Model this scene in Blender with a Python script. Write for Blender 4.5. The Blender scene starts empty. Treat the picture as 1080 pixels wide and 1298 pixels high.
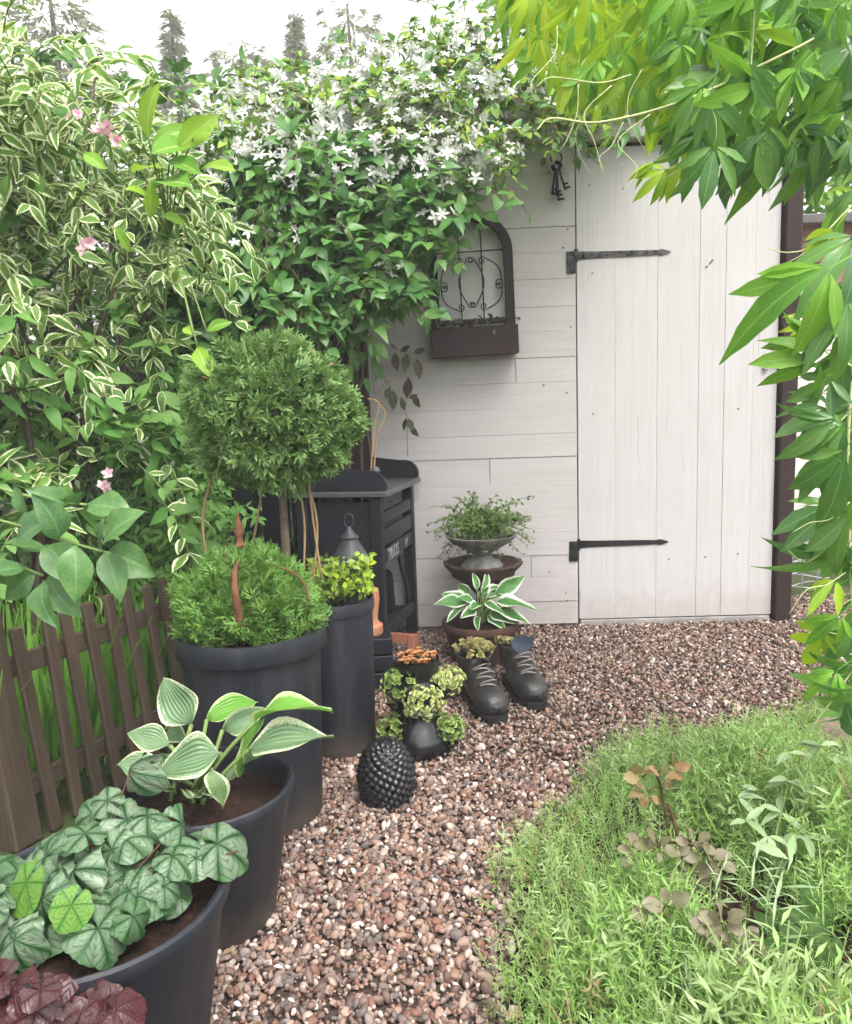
import bpy, bmesh, math, random
import numpy as np
from mathutils import Matrix, Vector

random.seed(7)
R = np.random.default_rng(11)
SC = bpy.context.scene
COL = SC.collection
rad = math.radians

# ------------------------------------------------------------------ camera, sky, sun, exposure
F, CAM_H, PITCH, ROLL = 1000.0, 1.0, rad(8), rad(2)
fw = np.array([0, math.cos(PITCH), -math.sin(PITCH)])
u0 = np.array([0, math.sin(PITCH), math.cos(PITCH)])
r0 = np.array([1.0, 0, 0])
up = u0 * math.cos(ROLL) + r0 * math.sin(ROLL)
rt = r0 * math.cos(ROLL) - u0 * math.sin(ROLL)
CAM = np.array([0, 0, CAM_H])
cd = bpy.data.cameras.new('camera')
cam = bpy.data.objects.new('camera', cd)
COL.objects.link(cam)
cam.matrix_world = Matrix(((rt[0], up[0], -fw[0], CAM[0]), (rt[1], up[1], -fw[1], CAM[1]),
                           (rt[2], up[2], -fw[2], CAM[2]), (0, 0, 0, 1)))
cd.sensor_fit = 'VERTICAL'
cd.sensor_height = 36
cd.lens = 36 * F / 1298
cd.clip_start = 0.02
cd.clip_end = 2000
SC.camera = cam

SUN_EL, SUN_ROT = rad(58), rad(150)      # high, behind the camera to the right
w = bpy.data.worlds.new('World')
SC.world = w
w.use_nodes = True
wn = w.node_tree
bg = wn.nodes['Background']
sky = wn.nodes.new('ShaderNodeTexSky')
sky.sky_type = 'NISHITA'
sky.sun_disc = False
sky.sun_elevation = SUN_EL
sky.sun_rotation = SUN_ROT
sky.air_density = 1.0
sky.dust_density = 4.0
hs = wn.nodes.new('ShaderNodeHueSaturation')
hs.inputs['Saturation'].default_value = 0.12     # thin cloud: nearly white
wn.links.new(sky.outputs[0], hs.inputs['Color'])
wn.links.new(hs.outputs[0], bg.inputs[0])
bg.inputs[1].default_value = 0.15
sl = bpy.data.lights.new('sun', 'SUN')
sl.energy = 0.9
sl.angle = rad(24)
sl.color = (1, 0.96, 0.9)
so = bpy.data.objects.new('sun', sl)
COL.objects.link(so)
sd = Vector((math.sin(SUN_ROT) * math.cos(SUN_EL), math.cos(SUN_ROT) * math.cos(SUN_EL), math.sin(SUN_EL)))
so.rotation_euler = (-sd).to_track_quat('-Z', 'Y').to_euler()
so.location = (2, -3, 6)
SC.view_settings.view_transform = 'Standard'
SC.view_settings.look = 'None'
SC.view_settings.gamma = 1
SC.view_settings.exposure = 1.68
SC.render.engine = 'CYCLES'
SC.cycles.max_bounces = 7
SC.cycles.diffuse_bounces = 4
SC.cycles.adaptive_threshold = 0.05
SC.cycles.transmission_bounces = 3
SC.cycles.caustics_reflective = False
SC.cycles.caustics_refractive = False


def ray(x, y):
    return fw + rt * (x - 540) / F - up * (y - 649) / F


def GP(x, y, z=0.0):
    d = ray(x, y)
    return CAM + d * ((z - CAM_H) / d[2])


def YP(x, y, Y):
    d = ray(x, y)
    return CAM + d * (Y / d[1])


def proj(p):
    v = np.asarray(p, float) - CAM
    d = v @ fw
    return 540 + F * (v @ rt) / d, 649 - F * (v @ up) / d


# ------------------------------------------------------------------ materials
def new_mat(name):
    m = bpy.data.materials.new(name)
    m.use_nodes = True
    n = m.node_tree
    return m, n, n.nodes['Principled BSDF']


def nd(n, t, **kw):
    x = n.nodes.new(t)
    for k, v in kw.items():
        if k in x.inputs:
            x.inputs[k].default_value = v
        else:
            setattr(x, k, v)
    return x


def mathn(n, op, a, b=None, c=None, clamp=False):
    x = n.nodes.new('ShaderNodeMath')
    x.operation = op
    x.use_clamp = clamp
    for i, v in enumerate((a, b, c)):
        if v is None:
            continue
        if isinstance(v, (int, float)):
            x.inputs[i].default_value = v
        else:
            n.links.new(v, x.inputs[i])
    return x.outputs[0]


def mixc(n, f, a, b, mode='MIX'):
    x = n.nodes.new('ShaderNodeMix')
    x.data_type = 'RGBA'
    x.blend_type = mode
    for s, v in ((x.inputs[0], f), (x.inputs[6], a), (x.inputs[7], b)):
        if isinstance(v, (int, float)):
            s.default_value = v
        elif isinstance(v, tuple):
            s.default_value = (*v, 1) if len(v) == 3 else v
        else:
            n.links.new(v, s)
    return x.outputs[2]


def ramp(n, f, stops, interp='LINEAR'):
    x = n.nodes.new('ShaderNodeValToRGB')
    x.color_ramp.interpolation = interp
    e = x.color_ramp.elements
    while len(e) < len(stops):
        e.new(0.5)
    for i, (p, c) in enumerate(stops):
        e[i].position = p
        e[i].color = (*c, 1) if len(c) == 3 else c
    n.links.new(f, x.inputs[0])
    return x.outputs[0]


def rnd(n):
    """one random number per loose piece and per object"""
    g = n.nodes.new('ShaderNodeNewGeometry')
    o = n.nodes.new('ShaderNodeObjectInfo')
    return mathn(n, 'FRACT', mathn(n, 'ADD', g.outputs['Random Per Island'], o.outputs['Random']))


def noise(n, scale, detail=3, vec=None, rough=0.55, coord='Object'):
    x = nd(n, 'ShaderNodeTexNoise')
    x.inputs['Scale'].default_value = scale
    x.inputs['Detail'].default_value = detail
    x.inputs['Roughness'].default_value = rough
    if vec is None:
        vec = n.nodes.new('ShaderNodeTexCoord').outputs[coord]
    n.links.new(vec, x.inputs['Vector'])
    return x.outputs['Fac']


def bump(n, b, h, strength=0.3, dist=0.01):
    x = nd(n, 'ShaderNodeBump')
    x.inputs['Strength'].default_value = strength
    x.inputs['Distance'].default_value = dist
    n.links.new(h, x.inputs['Height'])
    n.links.new(x.outputs[0], b.inputs['Normal'])


def leaf_mat(name, cols, margin=None, margin_at=0.62, trans=0.35, rough=0.5, veins=0.0, spec=0.3, mid=None, tcol=None, tip=None, ribs=None):
    """cols: ramp of base colours picked at random per leaf; margin: colour of a pale leaf edge"""
    m, n, b = new_mat(name)
    r = rnd(n)
    cols = [(min(.85, x * 1.34), min(.85, y * 1.18), z * 1.1) for x, y, z in cols] if name != 'white_petal' else cols
    k = len(cols)
    c = ramp(n, r, [(i / max(1, k - 1), cc) for i, cc in enumerate(cols)])
    uv = n.nodes.new('ShaderNodeUVMap')
    sep = n.nodes.new('ShaderNodeSeparateXYZ')
    n.links.new(uv.outputs[0], sep.inputs[0])
    u = mathn(n, 'ABSOLUTE', mathn(n, 'SUBTRACT', mathn(n, 'MULTIPLY', sep.outputs[0], 2.0), 1.0))
    nz = noise(n, 45 if margin else 25, 2)
    c = mixc(n, mathn(n, 'MULTIPLY', nz, 0.30), c, (0.0, 0.01, 0.0))
    if name not in ('white_petal', 'pink_petal'):      # brownish blemishes here and there, broad tonal drift within a plant
        sp_ = noise(n, 38, 3)
        c = mixc(n, mathn(n, 'MULTIPLY', ramp_f(n, sp_, 0.68, 0.76), 0.55), c, (0.22, 0.16, 0.05))
        c = mixc(n, mathn(n, 'MULTIPLY', ramp_f(n, noise(n, 4.5, 2), 0.45, 0.7), 0.35), c, tuple(0.45 * v + 0.55 * w_ for v, w_ in zip(cols[0], (0.34, 0.44, 0.12))) if ribs is None else cols[-1])
    if tip is not None:      # paler new growth towards the tip
        c = mixc(n, mathn(n, 'MULTIPLY', ramp_f(n, sep.outputs[1], 0.25, 0.95), 0.75), c, tip)
    if mid is not None:      # pale midrib
        f = mathn(n, 'LESS_THAN', u, 0.07)
        c = mixc(n, mathn(n, 'MULTIPLY', f, 0.6), c, mid)
    if ribs:      # long curved veins of a hosta
        rw = mathn(n, 'SINE', mathn(n, 'MULTIPLY', mathn(n, 'POWER', u, 0.8), 34.0))
        c = mixc(n, mathn(n, 'MULTIPLY', ramp_f(n, rw, 0.0, 1.0), ribs), c, (0.28, 0.36, 0.24))
        bump(n, b, rw, 0.35, 0.003)
    if veins:
        sv = mathn(n, 'SINE', mathn(n, 'ADD', mathn(n, 'MULTIPLY', sep.outputs[1], 60.0), mathn(n, 'MULTIPLY', u, -18.0)))
        c = mixc(n, mathn(n, 'MULTIPLY', mathn(n, 'GREATER_THAN', sv, 0.8), veins), c, (0.3, 0.42, 0.2))
    if margin is not None:
        e = mathn(n, 'ADD', u, mathn(n, 'MULTIPLY', mathn(n, 'SUBTRACT', nz, 0.5), 0.7))
        ma = mathn(n, 'MULTIPLY_ADD', mathn(n, 'FRACT', mathn(n, 'MULTIPLY', r, 7.3)), 0.3, margin_at - 0.13)
        f = mathn(n, 'MULTIPLY_ADD', mathn(n, 'SUBTRACT', e, ma), 7.0, 0.0, clamp=True)
        c = mixc(n, f, c, margin)
    n.links.new(c, b.inputs['Base Color'])
    b.inputs['Roughness'].default_value = rough
    b.inputs['Specular IOR Level'].default_value = spec
    t = n.nodes.new('ShaderNodeBsdfTranslucent')
    tc = mixc(n, 1.0, c, tcol or (1.0, 1.0, 0.35), 'MULTIPLY')
    tc = mixc(n, 0.5, tc, c)
    n.links.new(tc, t.inputs[0])
    mx = n.nodes.new('ShaderNodeMixShader')
    mx.inputs[0].default_value = trans
    n.links.new(b.outputs[0], mx.inputs[1])
    n.links.new(t.outputs[0], mx.inputs[2])
    n.links.new(mx.outputs[0], n.nodes['Material Output'].inputs[0])
    return m


def plain(name, col, rough=0.6, spec=0.4, var=0.25, scale=12, bmp=0.15, metal=0.0, bscale=None, dark=None):
    m, n, b = new_mat(name)
    nz = noise(n, scale, 5)
    r = rnd(n)
    d = dark or tuple(c * 0.45 for c in col)
    c = mixc(n, mathn(n, 'MULTIPLY', ramp_f(n, nz, 0.35, 0.75), var * 2, clamp=True), col, d)
    c = mixc(n, mathn(n, 'MULTIPLY', r, 0.18), c, tuple(x * 0.6 for x in col))
    n.links.new(c, b.inputs['Base Color'])
    b.inputs['Roughness'].default_value = rough
    b.inputs['Specular IOR Level'].default_value = spec
    b.inputs['Metallic'].default_value = metal
    if bmp:
        bump(n, b, noise(n, bscale or scale * 8, 4), bmp, 0.004)
    return m


def ramp_f(n, f, a, b_):
    x = nd(n, 'ShaderNodeMapRange')
    x.inputs[1].default_value = a
    x.inputs[2].default_value = b_
    x.clamp = True
    n.links.new(f, x.inputs[0])
    return x.outputs[0]


def wood_mat(name, col, dark, axis, grain=0.35, rough=0.65, bmp=0.35, stain=None, gs=70.0, knots=True, spec=0.25, worn=False):
    """boards whose grain runs along the object's own axis"""
    m, n, b = new_mat(name)
    tc = n.nodes.new('ShaderNodeTexCoord')
    oi = n.nodes.new('ShaderNodeObjectInfo')
    mp = n.nodes.new('ShaderNodeMapping')
    sc = [gs, gs, gs]
    sc['XYZ'.index(axis)] = gs * 0.035
    mp.inputs['Scale'].default_value = sc
    n.links.new(tc.outputs['Object'], mp.inputs[0])
    cmb = n.nodes.new('ShaderNodeCombineXYZ')
    for i in range(3):
        n.links.new(mathn(n, 'MULTIPLY', oi.outputs['Random'], 37.0 + 11 * i), cmb.inputs[i])
    n.links.new(cmb.outputs[0], mp.inputs['Location'])
    g = noise(n, 1.0, 6, mp.outputs[0], 0.65)
    gf = ramp_f(n, g, 0.42, 0.72)
    c = mixc(n, mathn(n, 'MULTIPLY', gf, grain), col, dark)
    # broad blotches and a little tint from board to board
    bl = noise(n, 3.5, 4, None)
    c = mixc(n, mathn(n, 'MULTIPLY', ramp_f(n, bl, 0.4, 0.8), grain * 0.7), c, stain or dark)
    c = mixc(n, mathn(n, 'MULTIPLY', oi.outputs['Random'], 0.2), c, tuple(x * 0.85 for x in col))
    if knots:
        v = nd(n, 'ShaderNodeTexVoronoi')
        mp2 = n.nodes.new('ShaderNodeMapping')
        s2 = [9.0, 9.0, 9.0]
        s2['XYZ'.index(axis)] = 3.2
        mp2.inputs['Scale'].default_value = s2
        n.links.new(tc.outputs['Object'], mp2.inputs[0])
        n.links.new(cmb.outputs[0], mp2.inputs['Location'])
        n.links.new(mp2.outputs[0], v.inputs['Vector'])
        kf = ramp_f(n, v.outputs['Distance'], 0.09, 0.03)
        c = mixc(n, mathn(n, 'MULTIPLY', kf, 0.55), c, dark)
    if worn:      # paint worn through to grey wood in flecks, and earth splashed up from the gravel
        fl_ = noise(n, 0.55, 5, mp.outputs[0], 0.7)
        c = mixc(n, mathn(n, 'MULTIPLY', ramp_f(n, fl_, 0.66, 0.72), 0.55), c, (0.27, 0.235, 0.205))
        gm = n.nodes.new('ShaderNodeNewGeometry')
        sz = n.nodes.new('ShaderNodeSeparateXYZ')
        n.links.new(gm.outputs['Position'], sz.inputs[0])
        low = ramp_f(n, mathn(n, 'ADD', sz.outputs[2], mathn(n, 'MULTIPLY', noise(n, 22, 5, gm.outputs['Position']), -0.30)), 0.03, -0.10)
        c = mixc(n, mathn(n, 'MULTIPLY', low, 0.28), c, (0.26, 0.215, 0.18))
    n.links.new(c, b.inputs['Base Color'])
    b.inputs['Roughness'].default_value = rough
    b.inputs['Specular IOR Level'].default_value = spec
    bump(n, b, g, bmp, 0.003)
    return m


M = {}
M['white_h'] = wood_mat('white_paint_boards', (0.49, 0.457, 0.452), (0.34, 0.305, 0.29), 'X', 0.34, bmp=0.5, worn=True)
M['white_v'] = wood_mat('white_paint_planks', (0.495, 0.472, 0.468), (0.35, 0.325, 0.305), 'Z', 0.36, bmp=0.45, worn=True)
M['brown_post'] = wood_mat('brown_stained_post', (0.032, 0.017, 0.015), (0.014, 0.008, 0.007), 'Z', 0.6, knots=False)
M['navy_wood'] = wood_mat('navy_stained_wood', (0.006, 0.0068, 0.012), (0.003, 0.003, 0.005), 'Z', 0.5, knots=False, rough=0.5, spec=0.4)
M['navy_wood_y'] = wood_mat('navy_stained_slats', (0.009, 0.010, 0.015), (0.004, 0.004, 0.006), 'Y', 0.5, knots=False, rough=0.45, spec=0.4)
M['bench_top'] = wood_mat('bench_grey_top', (0.07, 0.068, 0.073), (0.03, 0.03, 0.034), 'Y', 0.5, knots=False, rough=0.4, spec=0.5)  # greyer and lighter than the navy wood below
M['screen'] = wood_mat('dark_backdrop_boards', (0.022, 0.022, 0.032), (0.010, 0.010, 0.015), 'Z', 0.5, knots=False)
M['fence'] = wood_mat('weathered_fence', (0.070, 0.047, 0.030), (0.016, 0.012, 0.009), 'Z', 0.95, gs=60, stain=(0.05, 0.06, 0.035))
M['fence_rail'] = wood_mat('weathered_rail', (0.07, 0.047, 0.033), (0.02, 0.014, 0.011), 'X', 0.9, stain=(0.05, 0.06, 0.035))
M['cream_h'] = wood_mat('cream_boards', (0.72, 0.66, 0.58), (0.5, 0.42, 0.36), 'X', 0.3)
M['red_h'] = wood_mat('faded_red_boards', (0.36, 0.17, 0.15), (0.24, 0.10, 0.09), 'X', 0.4)
M['roof'] = plain('grey_roof_felt', (0.20, 0.19, 0.19), 0.9, 0.1)
M['iron'] = plain('black_iron', (0.009, 0.009, 0.010), 0.55, 0.3, bmp=0.3, scale=40)
M['worn_iron'] = plain('worn_black_iron', (0.010, 0.0095, 0.011), 0.7, 0.2, var=0.22, dark=(0.33, 0.31, 0.31), scale=34, bmp=0.4)
M['arch'] = wood_mat('dark_brown_frame', (0.018, 0.011, 0.012), (0.008, 0.005, 0.005), 'Z', 0.6, knots=False, rough=0.5)
M['boxwood'] = wood_mat('brown_box_boards', (0.026, 0.012, 0.011), (0.010, 0.006, 0.006), 'X', 0.6, knots=False, rough=0.45)
def pot_mat():
    """slate plastic pot: lime runs from the rim, dust, scuffs and soil splashes"""
    m, n, b = new_mat('slate_blue_pot')
    tc = n.nodes.new('ShaderNodeTexCoord')
    mp = n.nodes.new('ShaderNodeMapping')
    mp.inputs['Scale'].default_value = (26, 26, 2.2)
    n.links.new(tc.outputs['Object'], mp.inputs[0])
    runs = noise(n, 1.0, 5, mp.outputs[0], 0.6)
    c = mixc(n, mathn(n, 'MULTIPLY', ramp_f(n, runs, 0.48, 0.75), 0.55), (0.0105, 0.0125, 0.0195), (0.050, 0.050, 0.053))
    blot = noise(n, 6, 5)
    c = mixc(n, mathn(n, 'MULTIPLY', ramp_f(n, blot, 0.45, 0.72), 0.5), c, (0.030, 0.030, 0.034))
    spk = noise(n, 160, 2)
    c = mixc(n, mathn(n, 'MULTIPLY', ramp_f(n, spk, 0.66, 0.74), mathn(n, 'MULTIPLY', ramp_f(n, blot, 0.35, 0.6), 0.8)), c, (0.10, 0.085, 0.07))
    sz = n.nodes.new('ShaderNodeSeparateXYZ')
    n.links.new(tc.outputs['Object'], sz.inputs[0])
    low = ramp_f(n, mathn(n, 'ADD', sz.outputs[2], mathn(n, 'MULTIPLY', noise(n, 30, 4), -0.11)), 0.035, -0.03)
    c = mixc(n, mathn(n, 'MULTIPLY', low, 0.75), c, (0.085, 0.066, 0.052))      # soil splashed up from the gravel
    n.links.new(c, b.inputs['Base Color'])
    n.links.new(mathn(n, 'MULTIPLY_ADD', blot, 0.3, 0.36), b.inputs['Roughness'])
    b.inputs['Specular IOR Level'].default_value = 0.4
    bump(n, b, noise(n, 70, 4), 0.15, 0.003)
    return m


M['pot'] = pot_mat()
M['black_glaze'] = plain('black_glaze', (0.008, 0.008, 0.009), 0.22, 0.6, bmp=0.1, scale=30)
M['black_cone'] = plain('black_cone_gloss', (0.010, 0.010, 0.012), 0.3, 0.55, bmp=0.1, scale=30)
M['terra'] = plain('terracotta', (0.36, 0.125, 0.06), 0.8, 0.2, var=0.3, dark=(0.5, 0.3, 0.2))
M['clay_red'] = plain('brick_red_clay', (0.27, 0.10, 0.065), 0.85, 0.2, var=0.3)
M['rust'] = plain('rusty_iron', (0.20, 0.085, 0.045), 0.85, 0.2, var=0.45, scale=50, dark=(0.07, 0.03, 0.02), bmp=0.5)
M['tub'] = plain('rusty_brown_tub', (0.085, 0.040, 0.026), 0.7, 0.3, var=0.5, scale=14, dark=(0.035, 0.018, 0.014), bmp=0.5)
M['stand'] = plain('brown_cast_stand', (0.075, 0.042, 0.032), 0.7, 0.3, var=0.4, scale=40, dark=(0.02, 0.012, 0.01), bmp=0.5)
M['urn'] = plain('grey_weathered_urn', (0.11, 0.108, 0.105), 0.65, 0.35, var=0.5, scale=25, dark=(0.30, 0.29, 0.27), bmp=0.5)
M['lantern'] = plain('slate_lantern', (0.05, 0.052, 0.06), 0.5, 0.4, var=0.3, scale=30)
M['soil'] = plain('dark_soil', (0.013, 0.008, 0.006), 0.95, 0.1, var=0.6, scale=60, dark=(0.045, 0.023, 0.015), bmp=1.0, bscale=160)
M['leather'] = plain('worn_black_leather', (0.011, 0.0105, 0.011), 0.45, 0.45, var=0.4, scale=22, dark=(0.050, 0.045, 0.041), bmp=0.9, bscale=42)
M['sole'] = plain('boot_rubber', (0.014, 0.013, 0.013), 0.7, 0.3)
M['lace'] = plain('grey_lace', (0.22, 0.20, 0.18), 0.9, 0.1, scale=60)
M['felt'] = plain('blue_grey_lining', (0.085, 0.10, 0.145), 0.95, 0.1)
M['bark'] = plain('grey_brown_bark', (0.14, 0.105, 0.080), 0.9, 0.1, var=0.5, scale=45, bmp=0.8)
M['stem_green'] = plain('green_stem', (0.16, 0.24, 0.07), 0.6, 0.3)
M['stem_pale'] = plain('pale_shoot', (0.52, 0.56, 0.26), 0.6, 0.3)
M['stem_dry'] = plain('dry_stem', (0.33, 0.22, 0.12), 0.8, 0.2)
M['stem_wine'] = plain('wine_stem', (0.12, 0.05, 0.03), 0.7, 0.2)
M['wire'] = plain('grey_wire', (0.42, 0.42, 0.43), 0.5, 0.4)
M['stone'] = plain('tan_stone', (0.36, 0.28, 0.21), 0.85, 0.2, var=0.5, scale=9, bmp=0.7)
M['sill_stone'] = plain('concrete_sill', (0.33, 0.31, 0.29), 0.9, 0.2, var=0.4)
M['letter'] = plain('white_lettering', (0.36, 0.36, 0.37), 0.7, 0.2)
M['ground'] = plain('garden_earth', (0.060, 0.055, 0.028), 0.95, 0.1, var=0.6, scale=6, dark=(0.03, 0.06, 0.015), bmp=0.8)
M['gravel_bed'] = plain('gravel_bed', (0.085, 0.060, 0.050), 0.95, 0.1, var=0.6, scale=120, bmp=1.0, bscale=240)
M['red_flower'] = plain('red_petal', (0.62, 0.035, 0.02), 0.5, 0.3)
M['glass'] = plain('grey_glass_back', (0.50, 0.48, 0.47), 0.35, 0.5, var=0.1, bmp=0)
M['bird'] = plain('grey_bird_paint', (0.20, 0.21, 0.25), 0.6, 0.3, var=0.5, scale=60)


def pebble_mat():
    m, n, b = new_mat('mixed_pebbles')
    r = rnd(n)
    c = ramp(n, r, [(0.0, (0.165, 0.080, 0.056)), (0.12, (0.091, 0.057, 0.047)), (0.26, (0.262, 0.177, 0.134)),
                    (0.40, (0.329, 0.245, 0.196)), (0.50, (0.165, 0.108, 0.087)), (0.61, (0.415, 0.331, 0.280)),
                    (0.69, (0.116, 0.097, 0.092)), (0.79, (0.244, 0.137, 0.099)), (0.87, (0.213, 0.171, 0.155)), (0.955, (0.561, 0.479, 0.426))], 'CONSTANT')
    nz = noise(n, 130, 4)
    c = mixc(n, mathn(n, 'MULTIPLY', ramp_f(n, nz, 0.4, 0.75), 0.5), c, (0.20, 0.13, 0.10))
    n.links.new(c, b.inputs['Base Color'])
    b.inputs['Roughness'].default_value = 0.6
    b.inputs['Specular IOR Level'].default_value = 0.3
    bump(n, b, nz, 0.2, 0.002)
    return m


def heuchera_mat(name, vein, silver, dark_edge, trans=0.18):
    """round leaf, dark veins on silver: radius and angle from the leaf's own UV"""
    m, n, b = new_mat(name)
    uv = n.nodes.new('ShaderNodeUVMap')
    sep = n.nodes.new('ShaderNodeSeparateXYZ')
    n.links.new(uv.outputs[0], sep.inputs[0])
    x = mathn(n, 'SUBTRACT', sep.outputs[0], 0.5)
    y = mathn(n, 'SUBTRACT', sep.outputs[1], 0.18)
    ang = mathn(n, 'ARCTAN2', x, y)
    rr = mathn(n, 'SQRT', mathn(n, 'ADD', mathn(n, 'MULTIPLY', x, x), mathn(n, 'MULTIPLY', y, y)))
    # main veins out to each lobe, a fine net between them
    sa = mathn(n, 'ABSOLUTE', mathn(n, 'SINE', mathn(n, 'MULTIPLY', ang, 3.5 / 1.12)))
    d = mathn(n, 'MULTIPLY', sa, mathn(n, 'ADD', rr, 0.03))
    nzv = noise(n, 14, 2, uv.outputs[0])
    d = mathn(n, 'ADD', d, mathn(n, 'MULTIPLY', mathn(n, 'SUBTRACT', nzv, 0.5), 0.07))
    f1 = ramp_f(n, d, 0.060, 0.022)
    tri = mathn(n, 'ABSOLUTE', mathn(n, 'SUBTRACT', mathn(n, 'FRACT', mathn(n, 'ADD', mathn(n, 'MULTIPLY', ang, 3.5 / 1.12 / math.pi), 0.5)), 0.5))
    cv = mathn(n, 'FRACT', mathn(n, 'ADD', mathn(n, 'SUBTRACT', mathn(n, 'MULTIPLY', rr, 9.0), mathn(n, 'MULTIPLY', tri, 2.6)), mathn(n, 'MULTIPLY', nzv, 0.4)))
    cv = mathn(n, 'ABSOLUTE', mathn(n, 'SUBTRACT', cv, 0.5))
    f2 = ramp_f(n, cv, 0.17, 0.06)
    vf = mathn(n, 'MAXIMUM', f1, mathn(n, 'MULTIPLY', f2, mathn(n, 'MULTIPLY', ramp_f(n, nzv, 0.3, 0.6), 0.5)))
    r = rnd(n)
    sil = mixc(n, r, silver[0], silver[1])
    sil = mixc(n, mathn(n, 'MULTIPLY', ramp_f(n, tri, 0.05, 0.28), ramp_f(n, rr, 0.02, 0.2)), dark_edge, sil)
    nz = noise(n, 60, 3)
    sil = mixc(n, mathn(n, 'MULTIPLY', nz, 0.5), sil, vein)
    c = mixc(n, vf, sil, vein)
    c = mixc(n, mathn(n, 'MULTIPLY', ramp_f(n, rr, 0.40, 0.58), 0.8), c, dark_edge)
    n.links.new(c, b.inputs['Base Color'])
    b.inputs['Roughness'].default_value = 0.38
    b.inputs['Specular IOR Level'].default_value = 0.35
    bump(n, b, mathn(n, 'SUBTRACT', 1.0, vf), 0.5, 0.004)
    t = n.nodes.new('ShaderNodeBsdfTranslucent')
    n.links.new(c, t.inputs[0])
    mx = n.nodes.new('ShaderNodeMixShader')
    mx.inputs[0].default_value = trans
    n.links.new(b.outputs[0], mx.inputs[1])
    n.links.new(t.outputs[0], mx.inputs[2])
    n.links.new(mx.outputs[0], n.nodes['Material Output'].inputs[0])
    return m


M['pebble'] = pebble_mat()
M['heuchera'] = heuchera_mat('silver_veined_leaf', (0.012, 0.042, 0.018), ((0.27, 0.345, 0.235), (0.13, 0.225, 0.11)), (0.042, 0.12, 0.032))
M['heuchera_lime'] = heuchera_mat('lime_veined_leaf', (0.04, 0.14, 0.015), ((0.20, 0.36, 0.07), (0.15, 0.30, 0.05)), (0.10, 0.25, 0.03), 0.3)
M['plain_lime'] = leaf_mat('plain_lime_leaf', [(0.11, 0.26, 0.02), (0.13, 0.28, 0.025)], None, veins=0.06)
M['heuchera_red'] = heuchera_mat('wine_leaf', (0.022, 0.005, 0.007), ((0.12, 0.075, 0.075), (0.055, 0.008, 0.012)), (0.070, 0.010, 0.014), 0.08)
M['varieg'] = leaf_mat('cream_edged_leaf', [(0.06, 0.16, 0.035), (0.10, 0.24, 0.05), (0.15, 0.30, 0.06), (0.07, 0.19, 0.04)], (0.74, 0.77, 0.48), 0.56, 0.32)
M['lime_leaf'] = leaf_mat('yellow_green_leaf', [(0.12, 0.32, 0.035), (0.18, 0.40, 0.04), (0.27, 0.48, 0.05)], None, trans=0.42, mid=(0.5, 0.6, 0.2))
M['clem'] = leaf_mat('clematis_leaf', [(0.05, 0.16, 0.045), (0.075, 0.22, 0.055), (0.12, 0.30, 0.06), (0.06, 0.19, 0.07)], None, trans=0.35, rough=0.4, mid=(0.18, 0.34, 0.12), spec=0.4)
M['clem_pale'] = leaf_mat('pale_clematis_leaf', [(0.20, 0.40, 0.08), (0.36, 0.54, 0.12), (0.14, 0.34, 0.08), (0.42, 0.56, 0.10)], None, trans=0.45)  # paler leaves for the upper part of the climber
M['creeper'] = leaf_mat('creeper_leaf', [(0.05, 0.16, 0.05), (0.085, 0.25, 0.055), (0.13, 0.32, 0.05), (0.07, 0.20, 0.08)], None, trans=0.42, rough=0.32, veins=0.12, mid=(0.25, 0.42, 0.16), spec=0.55)
M['creeper_bright'] = leaf_mat('bright_creeper_leaf', [(0.13, 0.36, 0.03), (0.18, 0.42, 0.04), (0.10, 0.30, 0.04)], None, trans=0.45, rough=0.4, veins=0.1, mid=(0.32, 0.52, 0.12))
M['creeper_young'] = leaf_mat('young_creeper_leaf', [(0.28, 0.50, 0.02), (0.40, 0.62, 0.03), (0.20, 0.42, 0.03), (0.48, 0.62, 0.06)], None, trans=0.5, rough=0.45, mid=(0.45, 0.55, 0.1))
M['bigleaf'] = leaf_mat('large_dark_leaf', [(0.050, 0.15, 0.045), (0.070, 0.19, 0.05), (0.045, 0.14, 0.055)], None, trans=0.25, rough=0.4, veins=0.10, mid=(0.16, 0.3, 0.12), spec=0.45)
M['hedge'] = leaf_mat('hedge_leaf', [(0.045, 0.13, 0.03), (0.07, 0.19, 0.04), (0.10, 0.24, 0.045)], None, trans=0.3)
M['hedge_light'] = leaf_mat('light_shrub_leaf', [(0.08, 0.24, 0.05), (0.12, 0.30, 0.07), (0.16, 0.34, 0.09)], None, trans=0.35)
M['thuja'] = leaf_mat('conifer_spray', [(0.050, 0.125, 0.035), (0.085, 0.18, 0.05), (0.12, 0.22, 0.07), (0.06, 0.145, 0.045)], None, trans=0.25, rough=0.5, tip=(0.24, 0.40, 0.13))
M['thuja_low'] = leaf_mat('bright_conifer_spray', [(0.045, 0.14, 0.028), (0.075, 0.20, 0.035), (0.11, 0.25, 0.05)], None, trans=0.22, rough=0.5, tip=(0.20, 0.36, 0.08))
M['hosta'] = leaf_mat('hosta_leaf', [(0.075, 0.17, 0.075), (0.095, 0.20, 0.085), (0.12, 0.24, 0.07)], (0.60, 0.64, 0.42), 0.80, 0.22, rough=0.36, spec=0.45, ribs=0.5)
M['hosta_bright'] = leaf_mat('bright_hosta_leaf', [(0.11, 0.32, 0.035), (0.13, 0.36, 0.04)], (0.58, 0.66, 0.34), 0.84, 0.35, rough=0.38, ribs=0.25)
M['hosta_white'] = leaf_mat('white_edged_hosta_leaf', [(0.055, 0.20, 0.055), (0.075, 0.25, 0.06), (0.05, 0.16, 0.055)], (0.76, 0.78, 0.66), 0.62, 0.25, rough=0.4)
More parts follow.
